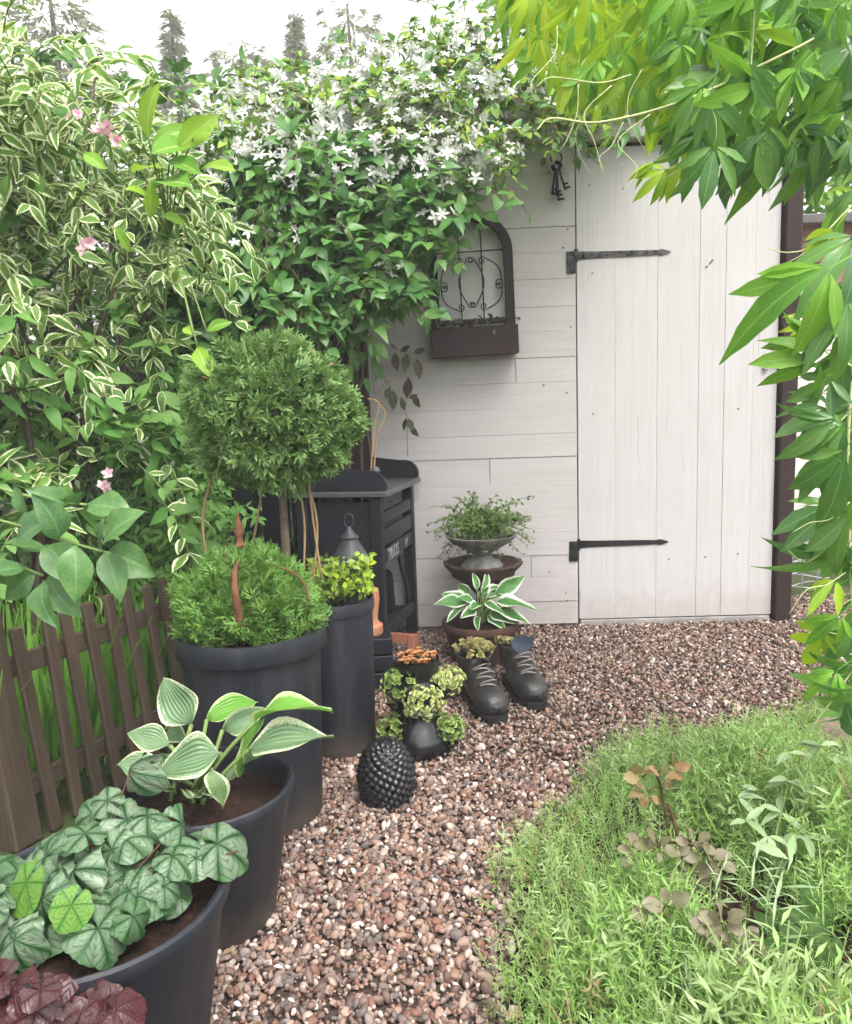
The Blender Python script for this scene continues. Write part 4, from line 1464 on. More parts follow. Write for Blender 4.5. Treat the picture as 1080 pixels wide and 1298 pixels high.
def lettering(txt, y0, size, z0):
    cu = bpy.data.curves.new('lettering', 'FONT')
    cu.body = txt
    cu.size = size
    cu.extrude = 0.0006
    cu.shear = 0.15
    tmp = bpy.data.objects.new('tmp', cu)
    COL.objects.link(tmp)
    dg = bpy.context.evaluated_depsgraph_get()
    me = bpy.data.meshes.new_from_object(tmp.evaluated_get(dg))
    bpy.data.objects.remove(tmp)
    me.name = 'lettering'
    me.materials.clear()
    rot = Matrix(((0, 0, 1, -0.002), (1, 0, 0, y0), (0, 1, 0, z0), (0, 0, 0, 1)))
    link('lettering', me, M['letter'], bench, rot)


lettering('TILOS', 0.075, 0.062, 0.408)
lettering('M', 0.34, 0.05, 0.412)
BM = WM[bench.name]


def bpt(x, y, z_):
    return np.array(BM @ Vector((x, y, z_)))


# things on and in the bench
p = bpt(-0.10, 0.10, BH + 0.021)
tp = thing('terracotta_pot', 'small terracotta pot holding looped wires on the bench top', 'pot', p)
link('pot', lathe_me('pot', [(0, 0), (0.030, 0), (0.031, 0.003), (0.040, 0.045), (0.046, 0.046), (0.046, 0.064), (0.041, 0.064), (0.038, 0.05), (0.0, 0.045)], 24), M['clay_red'], tp)
lw = []
for (b, c_, d, e) in (((470, 598), (474, 545), (480, 512), (466, 505)), ((474, 598), (478, 556), (488, 524), (473, 505))):
    lw.append((bez([YP(*q, p[1]) for q in (b, c_, d, e)], 8), 0.0035))
wlink('looped_wire', tubes_me('looped_wire', lw, 6), M['stem_dry'], tp)['kind'] = 'stuff'


def bird(px, py, y_, name, label, sc=1.0):
    """small sitting bird: egg body, head, beak, tail as one skin"""
    bm = bmesh.new()
    for c_, s, sub in (((0, 0, 0.025), (0.034, 0.024, 0.024), 2), ((0.026, 0, 0.052), (0.017, 0.016, 0.016), 2), ((-0.042, 0, 0.022), (0.022, 0.010, 0.006), 1), ((0.045, 0, 0.050), (0.008, 0.004, 0.004), 1)):
        r = bmesh.ops.create_icosphere(bm, subdivisions=sub, radius=1)
        bmesh.ops.transform(bm, matrix=Matrix.Translation(c_) @ Matrix.Diagonal((*s, 1)), verts=r['verts'])
    me = sharp(bm_mesh(bm, name), 80)
    q = bpt(px, py, y_)
    o = link(name, me, M['bird'], None, Matrix.Translation(tuple(q)) @ Matrix.Rotation(-0.6, 4, 'Z') @ Matrix.Scale(sc, 4))
    return tag(o, label, 'ornament')


bird(-0.13, 0.33, BH + 0.021, 'bird_ornament', 'small grey bird ornament at the far end of the bench top', 0.95)
p = bpt(-0.15, 0.40, 0.13)
wc = thing('watering_can', 'black watering can on the lower shelf of the potting bench', 'watering can', p, ang)
link('can_body', lathe_me('can_body', [(0, 0), (0.075, 0), (0.078, 0.004), (0.07, 0.15), (0.06, 0.165), (0.045, 0.17), (0.042, 0.16), (0, 0.15)], 28), M['iron'], wc)
link('spout', tubes_me('spout', [(np.array([(0.0, -0.07, 0.03), (0.02, -0.12, 0.10), (0.03, -0.16, 0.18)]), np.array([0.016, 0.011, 0.009]))], 8), M['iron'], wc)
P = np.array([(0, 0.07 + 0.055 * math.sin(a), 0.09 - 0.065 * math.cos(a)) for a in np.linspace(0.1, 3.0, 14)])
link('handle', tubes_me('handle', [(P, 0.006)], 7), M['iron'], wc)
p = bpt(-0.16, 0.20, 0.404)
jb = thing('black_jar', 'black rounded jar behind the slats of the potting bench', 'jar', p)
link('jar_body', lathe_me('jar_body', [(0, 0), (0.05, 0), (0.07, 0.03), (0.074, 0.06), (0.06, 0.095), (0.04, 0.105), (0.042, 0.118), (0.036, 0.12), (0.0, 0.11)], 24), M['black_glaze'], jb)

# crate with terracotta pot between tall pot and bench
cr = GP(468, 866)
crt = thing('wooden_crate', 'low dark slatted crate between tall pot and bench', 'crate', (cr[0] + 0.0, cr[1], 0), 0.1)
cz = YP(470, 802, cr[1])[2]
for i in range(3):
    box('slat', (0, -0.07, (i + 0.5) * cz / 3), (0.17, 0.012, cz / 3 - 0.008), M['navy_wood'], crt, 0.002)
    box('slat', (0, 0.07, (i + 0.5) * cz / 3), (0.17, 0.012, cz / 3 - 0.008), M['navy_wood'], crt, 0.002)
    box('slat', (0.08, 0.0, (i + 0.5) * cz / 3), (0.012, 0.126, cz / 3 - 0.008), M['navy_wood'], crt, 0.002)
box('crate_top', (0, 0, cz - 0.006), (0.148, 0.126, 0.01), M['navy_wood'], crt, 0)
tq = thing('terracotta_pot', 'orange terracotta pot turned upside down on the dark crate', 'pot', (cr[0] + 0.005, cr[1], cz))
link('pot', lathe_me('pot', [(0, 0), (0.052, 0.0), (0.054, 0.004), (0.054, 0.030), (0.044, 0.034), (0.036, 0.05), (0.040, 0.085), (0.046, 0.125), (0.043, 0.16), (0.0, 0.163)], 28), M['terra'], tq)

# hollow clay block
cb = GP(503, 856)
clay = thing('hollow_clay_block', 'brick red hollow clay block standing behind the black planter', 'clay block', cb, rad(-18), None, (rad(-10), 0, rad(-18)))
bm = bmesh.new()
bw, bh, bt = 0.15, 0.155, 0.055
box_bm(bm, -bw / 2 + 0.014, 0, bh / 2, 0.028, bt, bh, 0.003)
box_bm(bm, bw / 2 - 0.014, 0, bh / 2, 0.028, bt, bh, 0.003)
box_bm(bm, 0, 0, bh - 0.016, bw - 0.056, bt - 0.002, 0.03, 0.0)
box_bm(bm, 0, 0, 0.014, bw - 0.056, bt - 0.002, 0.026, 0.0)
link('clay_frame', bm_mesh(bm, 'clay_frame'), M['clay_red'], clay)

# ------------------------------------------------------------------ cone ornament
pc = GP(491, 1012)
pc[2] = 0
cone = thing('cone_ornament', 'glossy black fir cone ornament standing on the gravel', 'ornament', pc)
CW, CH = 0.072, 0.158


def cone_r(t):
    return CW * (0.80 + 0.24 * math.sin(math.pi * min(1, t / 0.62) * 0.5 + 0.35)) * math.sqrt(max(0.0, 1 - (max(0, t - 0.28) / 0.72) ** 2.3))


link('core', lathe_me('core', [(0.0, 0.0)] + [(cone_r(t) * 0.93, CH * t) for t in np.linspace(0.0, 1.0, 20)], 32), M['black_cone'], cone)
ms = []
nS = 230
for k in range(nS):
    t = 0.03 + 0.95 * (k / nS) ** 1.0
    a = k * 2.39996
    r_ = cone_r(t) * 0.93
    d = np.array([math.cos(a), math.sin(a), 0])
    dt = (cone_r(min(1, t + 0.02)) - cone_r(t - 0.02)) / (0.04 * CH)
    nrm = unit(d - np.array([0, 0, dt]))
    upw = unit(np.array([0, 0, 1]) - nrm * nrm[2])
    ms.append(mat4(pc + np.array([r_ * d[0], r_ * d[1], CH * t]), upw, nrm, 0.0185 * (0.55 + 0.6 * math.sqrt(max(0.05, r_ / CW)))))
sc_T = (np.array([(0, -0.45, 0), (0.5, 0, 0.02), (0, 0.55, 0.0), (-0.5, 0, 0.02), (0, 0.12, 0.42), (0.22, -0.02, 0.26), (-0.22, -0.02, 0.26), (0, -0.2, 0.22), (0, 0.36, 0.32)]),
        [(0, 1, 5, 7), (0, 7, 6, 3), (1, 2, 8, 5), (3, 6, 8, 2), (5, 8, 4), (6, 4, 8), (7, 5, 4), (7, 4, 6)], np.zeros((9, 2)))
o = wlink('scales', merged('scales', [sc_T], ms, False), M['black_cone'], cone)
o['kind'] = 'stuff'

# ------------------------------------------------------------------ strawberry planter (black, pockets of sedum)
sp = GP(535, 950)
sp[2] = 0
sb = thing('strawberry_planter', 'black glazed planter with succulents spilling from its pockets', 'planter', sp)
sH = YP(527, 838, sp[1])[2]
jar = [(0.0, 0.0), (0.075, 0.0), (0.088, 0.008), (0.098, 0.03), (0.094, 0.055), (0.072, 0.085), (0.060, 0.11), (0.062, 0.14), (0.072, 0.17), (0.072, 0.195), (0.058, 0.215), (0.055, 0.222), (0.058, 0.232), (0.066, 0.25), (0.066, 0.275), (0.052, sH - 0.012), (0.057, sH - 0.006), (0.060, sH), (0.050, sH), (0.046, sH - 0.01)]
link('jar', lathe_me('jar', jar, 44), M['black_glaze'], sb, Matrix.Translation((-0.008, 0, 0)))
pockets = [(-2.4, 0.20, 0.055), (-1.45, 0.155, 0.062), (-0.15, 0.19, 0.058), (-2.75, 0.06, 0.06), (-0.3, 0.05, 0.062), (2.6, 0.13, 0.05)]
TRo = [T_rosette(11, 0.95), T_rosette(9, 1.0)]
for i, (a, zp, off) in enumerate(pockets):
    px_, py_ = off * 1.25 * math.cos(a), off * 1.25 * math.sin(a)
    me = lathe_me('pocket', [(0.0, -0.034), (0.02, -0.03), (0.036, -0.012), (0.041, 0.008), (0.043, 0.014), (0.038, 0.016), (0.033, 0.006), (0.0, 0.0)], 22)
    link('pocket', me, M['black_glaze'], sb, Matrix.Translation((px_, py_, zp)) @ Matrix.Rotation(0.45, 4, Vector((-math.sin(a), math.cos(a), 0))))
    cc = sp + np.array([px_ * 1.1, py_ * 1.1, zp + 0.022])
    ms = []
    pale = i in (1, 2)
    for k_ in range(120 if i != 1 else 190):
        d = unit(R.normal(0, 1, 3) + np.array([0, 0, 0.25]))
        rr = 0.050 if i != 1 else 0.060
        q = cc + d * np.array([rr, rr, rr * 0.75]) * R.uniform(0.55, 1.05)
        ms.append(mat4(q, np.cross(d, R.normal(0, 1, 3)), d + R.normal(0, 0.25, 3), R.uniform(0.015, 0.025)))
    foliage(sb, TRo, ms, M['sedum'] if pale else M['sedum_green'], 0, 'sedum_foliage')
ms = []
for k_ in range(46):
    a, rr = R.uniform(0, 6.28), 0.056 * math.sqrt(R.random())
    q = sp + np.array([-0.008 + rr * math.cos(a), rr * math.sin(a), sH + 0.004 + 0.012 * R.random()])
    ms.append(mat4(q, (math.cos(a), math.sin(a), 0), np.array([0.5 * math.cos(a), 0.5 * math.sin(a) - 0.2, 1]), R.uniform(0.018, 0.034)))
foliage(sb, TRo, ms, M['sedum_red'], 0, 'sedum_foliage')
link('soil', lathe_me('soil', [(0.055, sH - 0.006), (0.001, sH - 0.002)], 24), M['soil'], sb, Matrix.Translation((-0.008, 0, 0)))

# ------------------------------------------------------------------ boots
def boot(px, py, yaw, name, label, plant):
    p = GP(px, py)
    b = thing(name, label, 'boot', (p[0], p[1], 0), yaw)
    # local: toe towards -Y, heel at +Y
    rings = [  # centre y, z ; half width, half height ; tilt of the ring (0 = faces the toe, 90 = faces up)
        (-0.172, 0.048, 0.004, 0.004, 0), (-0.170, 0.048, 0.022, 0.017, 0), (-0.158, 0.050, 0.040, 0.030, 0), (-0.132, 0.052, 0.052, 0.039, 0),
        (-0.098, 0.053, 0.055, 0.042, 5), (-0.062, 0.060, 0.052, 0.048, 14), (-0.030, 0.070, 0.048, 0.058, 28), (0.008, 0.086, 0.047, 0.072, 48),
        (0.038, 0.104, 0.049, 0.076, 68), (0.050, 0.122, 0.052, 0.071, 82), (0.052, 0.142, 0.055, 0.070, 90), (0.052, 0.158, 0.059, 0.073, 90), (0.052, 0.163, 0.054, 0.068, 90), (0.052, 0.145, 0.045, 0.058, 90)]
    V, Fc = [], []
    n = 28
    for (cy, cz_, hw, hh, tl) in rings:
        t = rad(tl)
        for k_ in range(n):
            a = 2 * math.pi * k_ / n
            ca, sa = math.cos(a), math.sin(a)
            ca = math.copysign(abs(ca) ** 0.85, ca)
            x = hw * ca
            v_ = hh * sa
            y = cy - v_ * math.sin(t)      # ring's own up leans back as it tilts
            z_ = cz_ + v_ * math.cos(t)
            if tl >= 20 and tl < 80:
                y = min(y, 0.5)
            V.append((x * (1 + 0.03 * math.sin(9 * y * 10 + k_)), min(y, 0.125), max(z_, 0.022) + R.normal(0, 0.0008)))
    for i in range(len(rings) - 1):
        for k_ in range(n):
            k2 = (k_ + 1) % n
            Fc.append((i * n + k_, i * n + k2, (i + 1) * n + k2, (i + 1) * n + k_))
    Fc.append(tuple(range(n)))
    me = mesh_from('upper', V, Fc, smooth=True)
    link('upper', me, M['leather'], b)
    # sole outline
    ol = []
    for t in np.linspace(0, 2 * math.pi, 40, endpoint=False):
        y = -0.025 + 0.155 * -math.cos(t)
        wv = 0.050 if y < -0.03 else 0.043
        wv = wv - 0.004 * math.exp(-((y - 0.02) / 0.03) ** 2)
        s = math.sin(t)
        ol.append((wv * math.copysign(abs(s) ** 0.6, s) * 1.12, y))
    bm = bmesh.new()
    A = [bm.verts.new((x, y, 0.003)) for x, y in ol]
    B = [bm.verts.new((x, y, 0.026)) for x, y in ol]
    bm.faces.new(A[::-1]); bm.faces.new(B)
    for i in range(40):
        bm.faces.new((A[i], A[(i + 1) % 40], B[(i + 1) % 40], B[i]))
    bmesh.ops.recalc_face_normals(bm, faces=bm.faces)
    link('sole', bm_mesh(bm, 'sole', 40), M['sole'], b)
    # laces zig-zag up the instep, tongue above
    for i, (y, z_) in enumerate(((-0.098, 0.098), (-0.082, 0.104), (-0.067, 0.113), (-0.055, 0.124), (-0.046, 0.134), (-0.036, 0.143))):
        wv = 0.030
        sg_ = 1 if i % 2 else -1
        P = bez([(-wv * sg_, y + 0.016, z_ - 0.014), (-wv * 0.45 * sg_, y - 0.003, z_ + 0.003), (wv * 0.4 * sg_, y - 0.008, z_ + 0.010), (wv * sg_, y + 0.004, z_ + 0.002)], 5)
        link('lace', tubes_me('lace', [(P, 0.0032)], 6), M['lace'], b)
    T = T_leaf(0.75, 0.6, 6, 0.12, -0.25, 0.03, 2, 0.4)
    if not plant:
        m = mat4((0.0, -0.022, 0.135), (0.05, 0.1, 1), (0, -1, 0.4), 0.078, 1.3)
        link('tongue', mesh_from('tongue', *T[:2], smooth=True), M['felt'], b, m)
    else:
        m = mat4((0.0, -0.026, 0.13), (0.05, -0.3, 1), (0, -1, -0.1), 0.05)
        link('tongue', mesh_from('tongue', *T[:2], smooth=True), M['leather'], b, m)
    link('soil', lathe_me('soil', [(0.045, 0.0), (0.002, 0.006)], 20), M['soil'], b, Matrix.Translation((0, 0.052, 0.148)) @ Matrix.Diagonal((0.9, 1.15, 1, 1)))
    ms = []
    W_ = WM[b.name]
    for i in range(56 if plant else 12):
        if plant:
            a, rr = R.uniform(0, 6.28), 0.072 * math.sqrt(R.random())
            q = Vector((rr * math.cos(a) * 0.95, 0.045 + rr * math.sin(a), 0.170 + 0.024 * (1 - (rr / 0.072) ** 2) + R.uniform(0, 0.008)))
        else:
            q = Vector((R.uniform(-0.055, -0.02), R.uniform(0.02, 0.09), 0.16 + R.uniform(0, 0.015)))
        q = np.array(W_ @ q)
        ms.append(mat4(q, R.normal(0, 1, 3), R.normal(0, 0.35, 3) + np.array([0, -0.25, 1]), R.uniform(0.028, 0.044)))
    pieces('rosette', [T_rosette(14, 0.7)], ms, M['sempervivum'], b)


boot(608, 893, rad(16), 'boot', 'worn black lace up boot crowned with houseleeks, nearer one', True)
boot(660, 877, rad(12), 'boot', 'worn black lace up boot with blue grey tongue folded out, further one', False)

# ------------------------------------------------------------------ tub with white-edged hosta, and urn on its stand
tbp = GP(610, 836)
tbp[2] = 0
tbz = YP(610, 786, tbp[1])[2]
tub = thing('hosta_tub', 'rusty brown tub of white edged hosta behind the boots', 'potted plant', tbp)
Rt = 0.5 * 98 / (F / ((YP(610, 786, tbp[1]) - CAM) @ fw))
link('tub', lathe_me('tub', [(0, 0), (0.68 * Rt, 0), (0.72 * Rt, 0.005), (0.93 * Rt, tbz * 0.78), (0.98 * Rt, tbz * 0.80), (Rt, tbz * 0.83), (Rt * 1.0, tbz * 0.96), (Rt * 0.985, tbz), (Rt * 0.93, tbz), (Rt * 0.9, tbz * 0.9)], 44, wob=0.006), M['tub'], tub)
me = lathe_me('soil', [(Rt * 0.92, tbz * 0.9), (Rt * 0.4, tbz * 0.92), (0.002, tbz * 0.93)], 30)
link('soil', me, M['soil'], tub)
P = []
for k_ in range(7):
    zc = tbz * 0.85 - k_ * 0.022
    a0 = -0.35
    rr = Rt * (1.03 - 0.018 * k_)
    link('chain_link', tubes_me('chain_link', [(np.array([(rr * math.cos(a0) + 0.004 * math.cos(t), rr * math.sin(a0) + 0.003 * (k_ % 2) * math.cos(t), zc + 0.013 * math.sin(t)) for t in np.linspace(0, 2 * math.pi, 12)]), 0.002)], 5), M['iron'], tub)
TW = VAR(4, T_leaf, 0.48, 0.4, 7, 0.2, 0.4, 0.10, 2, 0.95) + VAR(3, T_leaf, 0.42, 0.42, 7, 0.24, 0.6, 0.12, 2, 0.95)
tcn = np.array([tbp[0], tbp[1], tbz * 0.93])
tips = [(556, 760), (575, 738), (598, 726), (620, 722), (640, 728), (668, 730), (672, 757), (668, 772), (640, 790), (590, 778), (612, 745), (650, 745), (630, 760), (585, 755), (602, 765), (655, 765), (618, 735), (560, 748), (635, 742), (605, 790), (570, 770), (648, 782)]
hm, st = [], []
for i, t in enumerate(tips):
    dY = (-0.10 if t[1] > 752 else 0.04) + R.normal(0, 0.03)
    pt = YP(*t, tbp[1] + dY)
    b0 = tcn + np.array([(pt[0] - tcn[0]) * 0.32, (pt[1] - tcn[1]) * 0.3, (pt[2] - tcn[2]) * 0.55 + 0.02])
    y = pt - b0
    x = unit(np.cross(y, (0.2 * R.normal(), -0.7, 0.7)))
    hm.append(mat4(b0, y, np.cross(x, y) + 0.25 * R.normal() * x * np.linalg.norm(y), np.linalg.norm(y) * 0.98, 1.0))
    st.append(stalk(tcn + R.normal(0, 0.015, 3) * np.array([1, 1, 0]), b0, 0.003, 0.05))
pieces('leaf', TW, hm, M['hosta_white'], tub)
wlink('stalks', tubes_me('stalks', st, 5), M['stem_green'], tub)['kind'] = 'stuff'

up_ = np.array([YP(612, 712, 3.16)[0], 3.16, 0])
uz = YP(612, 712, 3.16)[2]
std = thing('urn_stand', 'brown scalloped iron stand under the urn against the white wall', 'stand', up_)
link('column', lathe_me('column', [(0, 0), (0.10, 0), (0.10, 0.012), (0.05, 0.03), (0.03, 0.06), (0.035, uz * 0.4), (0.03, uz * 0.6), (0.06, uz - 0.10), (0.125, uz - 0.055), (0.13, uz - 0.05)], 32), M['stand'], std)
V, Fc = [], []
n = 64
for i, (r_, z_) in enumerate(((0.125, uz - 0.052), (0.130, uz - 0.04), (0.158, uz - 0.012), (0.165, uz), (0.150, uz + 0.002), (0.12, uz - 0.02), (0.0, uz - 0.022))):
    for k_ in range(n):
        a = 2 * math.pi * k_ / n
        sc_ = 1 - (0.07 * max(0, math.cos(a * 14)) if 1 <= i <= 4 else 0)
        V.append((r_ * sc_ * math.cos(a), r_ * sc_ * math.sin(a), z_))
for i in range(6):
    for k_ in range(n):
        k2 = (k_ + 1) % n
        Fc.append((i * n + k_, i * n + k2, (i + 1) * n + k2, (i + 1) * n + k_))
link('scalloped_dish', mesh_from('scalloped_dish', V, Fc, smooth=True), M['stand'], std)

urn = thing('planted_urn', 'grey weathered urn with wiry trailing plant by the white wall', 'urn', (up_[0] - 0.004, up_[1], uz - 0.02))
uh = YP(608, 682, 3.16)[2] - uz + 0.02
link('urn_bowl', lathe_me('urn_bowl', [(0, 0), (0.085, 0.0), (0.087, 0.006), (0.075, 0.02), (0.05, 0.035), (0.036, 0.048), (0.04, 0.058), (0.09, uh - 0.032), (0.125, uh - 0.010), (0.142, uh + 0.008), (0.147, uh + 0.014), (0.138, uh + 0.015), (0.12, uh), (0.0, uh - 0.005)], 40), M['urn'], urn)
uc = np.array([up_[0] - 0.004, up_[1], uz - 0.02 + uh])
ms, md, st = [], [], []
for i in range(230):
    a = R.uniform(0, 6.28)
    reach = R.uniform(0.03, 0.21)
    top = uc + np.array([reach * math.cos(a) * 1.05, reach * math.sin(a) * 0.6, R.uniform(0.03, 0.12) * (1.2 - reach * 2.5)])
    if R.random() < 0.22:
        top = uc + np.array([reach * 1.15 * math.cos(a), min(0.09, reach * math.sin(a) * 0.7), R.uniform(-0.10, 0.0)])
    if R.random() < 0.12:
        top[2] = uc[2] + R.uniform(0.12, 0.2)
    P = bez([uc + R.normal(0, 0.03, 3) * np.array([1, 1, 0.1]), (uc + top) / 2 + np.array([0, 0, 0.05]), top], 4)
    P[:, 1] = np.minimum(P[:, 1], 3.30)
    st.append((P, 0.0011))
    for q in P[2:]:
        for _ in range(2):
            m = mat4(q, R.normal(0, 1, 3), R.normal(0, 0.6, 3) + np.array([0, -0.5, 1]), R.uniform(0.012, 0.022))
            (md if (q is P[-1] or R.random() < 0.12) else ms).append(m)
foliage(urn, [T_leaf(0.55, 0.5, 2)], ms, M['trail'], 0)
foliage(urn, [T_leaf(0.75, 0.5, 2)], md, M['trail_dark'], 0)
wlink('stalks', tubes_me('stalks', st, 4), M['stem_green'], urn)['kind'] = 'stuff'

# ------------------------------------------------------------------ picket fence
A0 = GP(32, 1066)
A1 = GP(218, 952)
fd = unit((A1 - A0)[:2])
fa = math.atan2(fd[1], fd[0])
fen = thing('picket_fence', 'low weathered brown picket fence leaning away from the pots', 'fence', (A0[0], A0[1], 0), rot=(0, 0, fa))
LEAN = Matrix.Rotation(rad(-6.0), 4, 'X')       # top tips away from the path
def fence_piece(name, x, w_, d_, h_, mat, y=0.0, top=True, zc=None):
    bm = bmesh.new()
    box_bm(bm, 0, 0, h_ / 2, w_, d_, h_, 0.004)
    if top:       # weathered, rounded top
        for v in bm.verts:
            if v.co.z > h_ * 0.9:
                v.co.z -= 0.012 * (abs(v.co.x) / (w_ / 2)) ** 2
    me = bm_mesh(bm, name)
    return link(name, me, mat, fen, LEAN @ Matrix.Translation((x, y, -0.01)) @ Matrix.Rotation(R.normal(0, 0.012), 4, 'Y'))


HF = YP(65, 796, GP(62, 1050)[1])[2] + 0.02
fence_piece('post', 0.0, 0.075, 0.075, HF + 0.03, M['fence'], 0.02)
cap = lathe_me('post_cap', [(0, 0.0), (0.03, 0.0), (0.036, 0.012), (0.034, 0.03), (0.02, 0.044), (0.0, 0.048)], 18)
link('post_cap', cap, M['urn'], fen, LEAN @ Matrix.Translation((0, 0.02, HF + 0.022)))
for i in range(15):
    fence_piece('picket', 0.078 + i * 0.070, 0.033, 0.018, HF + R.normal(0, 0.006), M['fence'], -0.012)
for zc in (HF * 0.78, HF * 0.22):
    box('rail', (0.45, 0, 0), (0.92, 0.022, 0.05), M['fence_rail'], fen, 0.003).matrix_local = LEAN @ Matrix.Translation((0.47, 0.011, zc))


def fpt(x, y, z_):
    return np.array(WM[fen.name] @ Vector((x, y, z_)))


# long grass behind the fence
def T_blade(curl=0.5, wid=0.035):
    return T_leaf(wid, 0.3, 4, 0.15, -curl, 0, 1, 0.9)


def up_mats(pts, hlo, hhi, lean=0.35):
    out = []
    for p in pts:
        a = R.uniform(0, 6.28)
        y = np.array([lean * R.normal(), lean * R.normal(), 1])
        out.append(mat4(p, y, (math.cos(a), math.sin(a), 0.0), R.uniform(hlo, hhi)))
    return np.array(out)


gp = []
while len(gp) < 2300:
    x, y = R.uniform(-0.15, 1.4), R.uniform(0.12, 0.9)
    q = fpt(x, y, 0)
    gp.append(q)
gr = link('long_grass', merged('long_grass', [T_blade(0.3), T_blade(0.6), T_blade(0.1)], up_mats(gp, 0.25, 0.52, 0.13)), M['grass'])
tag(gr, 'bright long grass growing behind the picket fence', 'grass', kind='stuff')

# ------------------------------------------------------------------ left hand shrubs
stems = []
VG_POLY = [(-160, 640), (-170, -40), (10, 15), (60, 75), (140, 115), (210, 165), (250, 260), (235, 380), (265, 470), (215, 600), (150, 640)]
TV = VAR(4, T_leaf, 0.46, 0.42, 5, 0.16, 0.35, 0.07, 1, 0.9) + VAR(4, T_leaf, 0.40, 0.42, 5, 0.2, 0.6, 0.08, 1, 0.9) + VAR(2, T_leaf, 0.5, 0.42, 5, 0.12, 0.15, 0.05, 1, 0.9)
vs = thing('variegated_shrub', 'tall arching shrub with cream edged leaves behind the picket fence', 'shrub', (-1.25, 2.5, 0))
pts = cloud(VG_POLY, 520, lambda a, b: 1.95 + 0.0009 * a + 0.25 * (1 - abs(b - 330) / 400), 0.75, 16)
mv = sprig_leaves(pts, 0.17, 5, 0.078, 0.5, (0.25, -0.35, 0.1), 0.75, (0, -0.55, 0.8), stems=stems)
pyv = np.array([proj(m_[:3, 3])[1] for m_ in mv])
grn = (R.random(len(mv)) < np.clip((pyv - 330) / 280, 0.05, 0.7))
foliage(vs, TV, mv[~grn], M['varieg'], 240)
foliage(vs, TV, mv[grn], M['hedge_light'], 50)
mainst = [(bez([(-1.25 + R.normal(0, 0.08), 2.5 + R.normal(0, 0.1), 0), (-1.3 + R.normal(0, 0.2), 2.5 + R.normal(0, 0.2), 0.8), p], 5), np.linspace(0.012, 0.004, 11)) for p in pts[R.integers(0, len(pts), 26)]]
wlink('stem', tubes_me('stem', mainst, 6), M['bark'], vs)['kind'] = 'stuff'
wlink('twigs', tubes_me('twigs', stems, 4), M['stem_green'], vs)['kind'] = 'stuff'
fl = []
for (px, py, s) in ((130, 168, 0.05), (112, 315, 0.045), (135, 612, 0.04), (148, 178, 0.04), (95, 150, 0.03)):
    for k_ in range(3):
        p = YP(px + R.normal(0, 5), py + R.normal(0, 5), 1.93)
        fl.append(mat4(p, R.normal(0, 1, 3), (R.normal(0, 0.4), -1, 0.4), s))
pieces('blossom', [T_flower(5, 0.6, 0.9)], fl, M['pink'], vs)

# shoots of a broad-leaved yellow-green shrub in the middle of it
bs = thing('lime_leaf_shrub', 'young shrub shoots with plain yellow green oval leaves amid cream edged foliage', 'shrub', (-0.85, 2.3, 0))
ml, st = [], []
for (b, t) in (((188, 175), (182, 115)), ((192, 195), (235, 172)), ((195, 180), (232, 150)), ((205, 215), (168, 205)), ((200, 235), (232, 215)), ((225, 190), (262, 145)),
               ((200, 265), (178, 235)), ((190, 275), (195, 238)), ((215, 205), (238, 205)), ((255, 215), (285, 200)), ((160, 190), (142, 178)), ((262, 420), (285, 405)), ((245, 425), (232, 412)), ((250, 440), (258, 465)), ((245, 175), (258, 158)), ((165, 320), (155, 290)), ((205, 275), (235, 280)), ((105, 195), (130, 205))):
    pb, pt = YP(*b, 1.92 + R.normal(0, 0.03)), YP(*t, 1.88 + R.normal(0, 0.04))
    ml.append(mat4(pb, pt - pb, (R.normal(0, 0.3), -0.8, 0.6), np.linalg.norm(pt - pb) * 1.1))
    st.append((bez([YP(215, 300, 2.25), (YP(210, 270, 2.1) + pb) / 2, pb], 5), 0.002))
st.append((bez([(-0.85, 2.3, 0), (-0.9, 2.6, 0.7), YP(215, 300, 2.25)], 8), 0.0035))
pieces('leaf', VAR(6, T_leaf, 0.52, 0.5, 7, 0.16, 0.3, 0.05, 2, 0.8), ml, M['lime_leaf'], bs)
wlink('stem', tubes_me('stem', st, 5), M['stem_green'], bs)['kind'] = 'stuff'

# large dark leaves drooping over the fence
el = thing('broad_leaf_shrub', 'large smooth dark green leaves drooping over the picket fence top', 'shrub', (-1.3, 1.75, 0))
ml, st = [], []
BLV = [((10, 700), (-40, 735), .2), ((20, 690), (50, 640), .2), ((60, 700), (10, 675), 0), ((60, 690), (85, 735), .1), ((75, 685), (55, 640), 0), ((95, 690), (85, 765), .3), ((130, 700), (120, 655), 0),
       ((135, 700), (142, 750), .2), ((135, 700), (190, 722), .1), ((130, 690), (160, 640), 0), ((55, 735), (48, 788), .4), ((60, 730), (98, 765), .3), ((30, 720), (-20, 715), .1), ((45, 725), (-5, 758), .3), ((100, 640), (72, 615), 0), ((110, 640), (158, 645), .1), ((85, 640), (40, 610), 0), ((35, 650), (0, 620), 0)]
for b, t, dr in BLV:
    Y0 = 1.62 + R.normal(0, 0.04)
    pb, pt = YP(*b, Y0), YP(*t, Y0 - 0.05 + R.normal(0, 0.03))
    pt = pb + (pt - pb) * 0.82
    ml.append(mat4(pb, pt - pb, (R.normal(0, 0.35), -0.75, 0.75 - dr), np.linalg.norm(pt - pb) * 1.12, 1.15))
for path in (((-80, 640), (20, 665), (80, 685), (140, 702)), ((-80, 700), (0, 710), (55, 730)), ((-60, 600), (40, 630), (110, 640))):
    st.append((bez([YP(*q, 1.64) for q in path], 6), 0.0035))
st.append((bez([(-1.3, 1.75, 0), (-1.2, 1.7, 0.5), YP(-80, 660, 1.64)], 6), 0.008))
pieces('leaf', VAR(5, T_leaf, 0.54, 0.45, 8, 0.18, 0.4, 0.08, 2, 0.9), ml, M['bigleaf'], el)
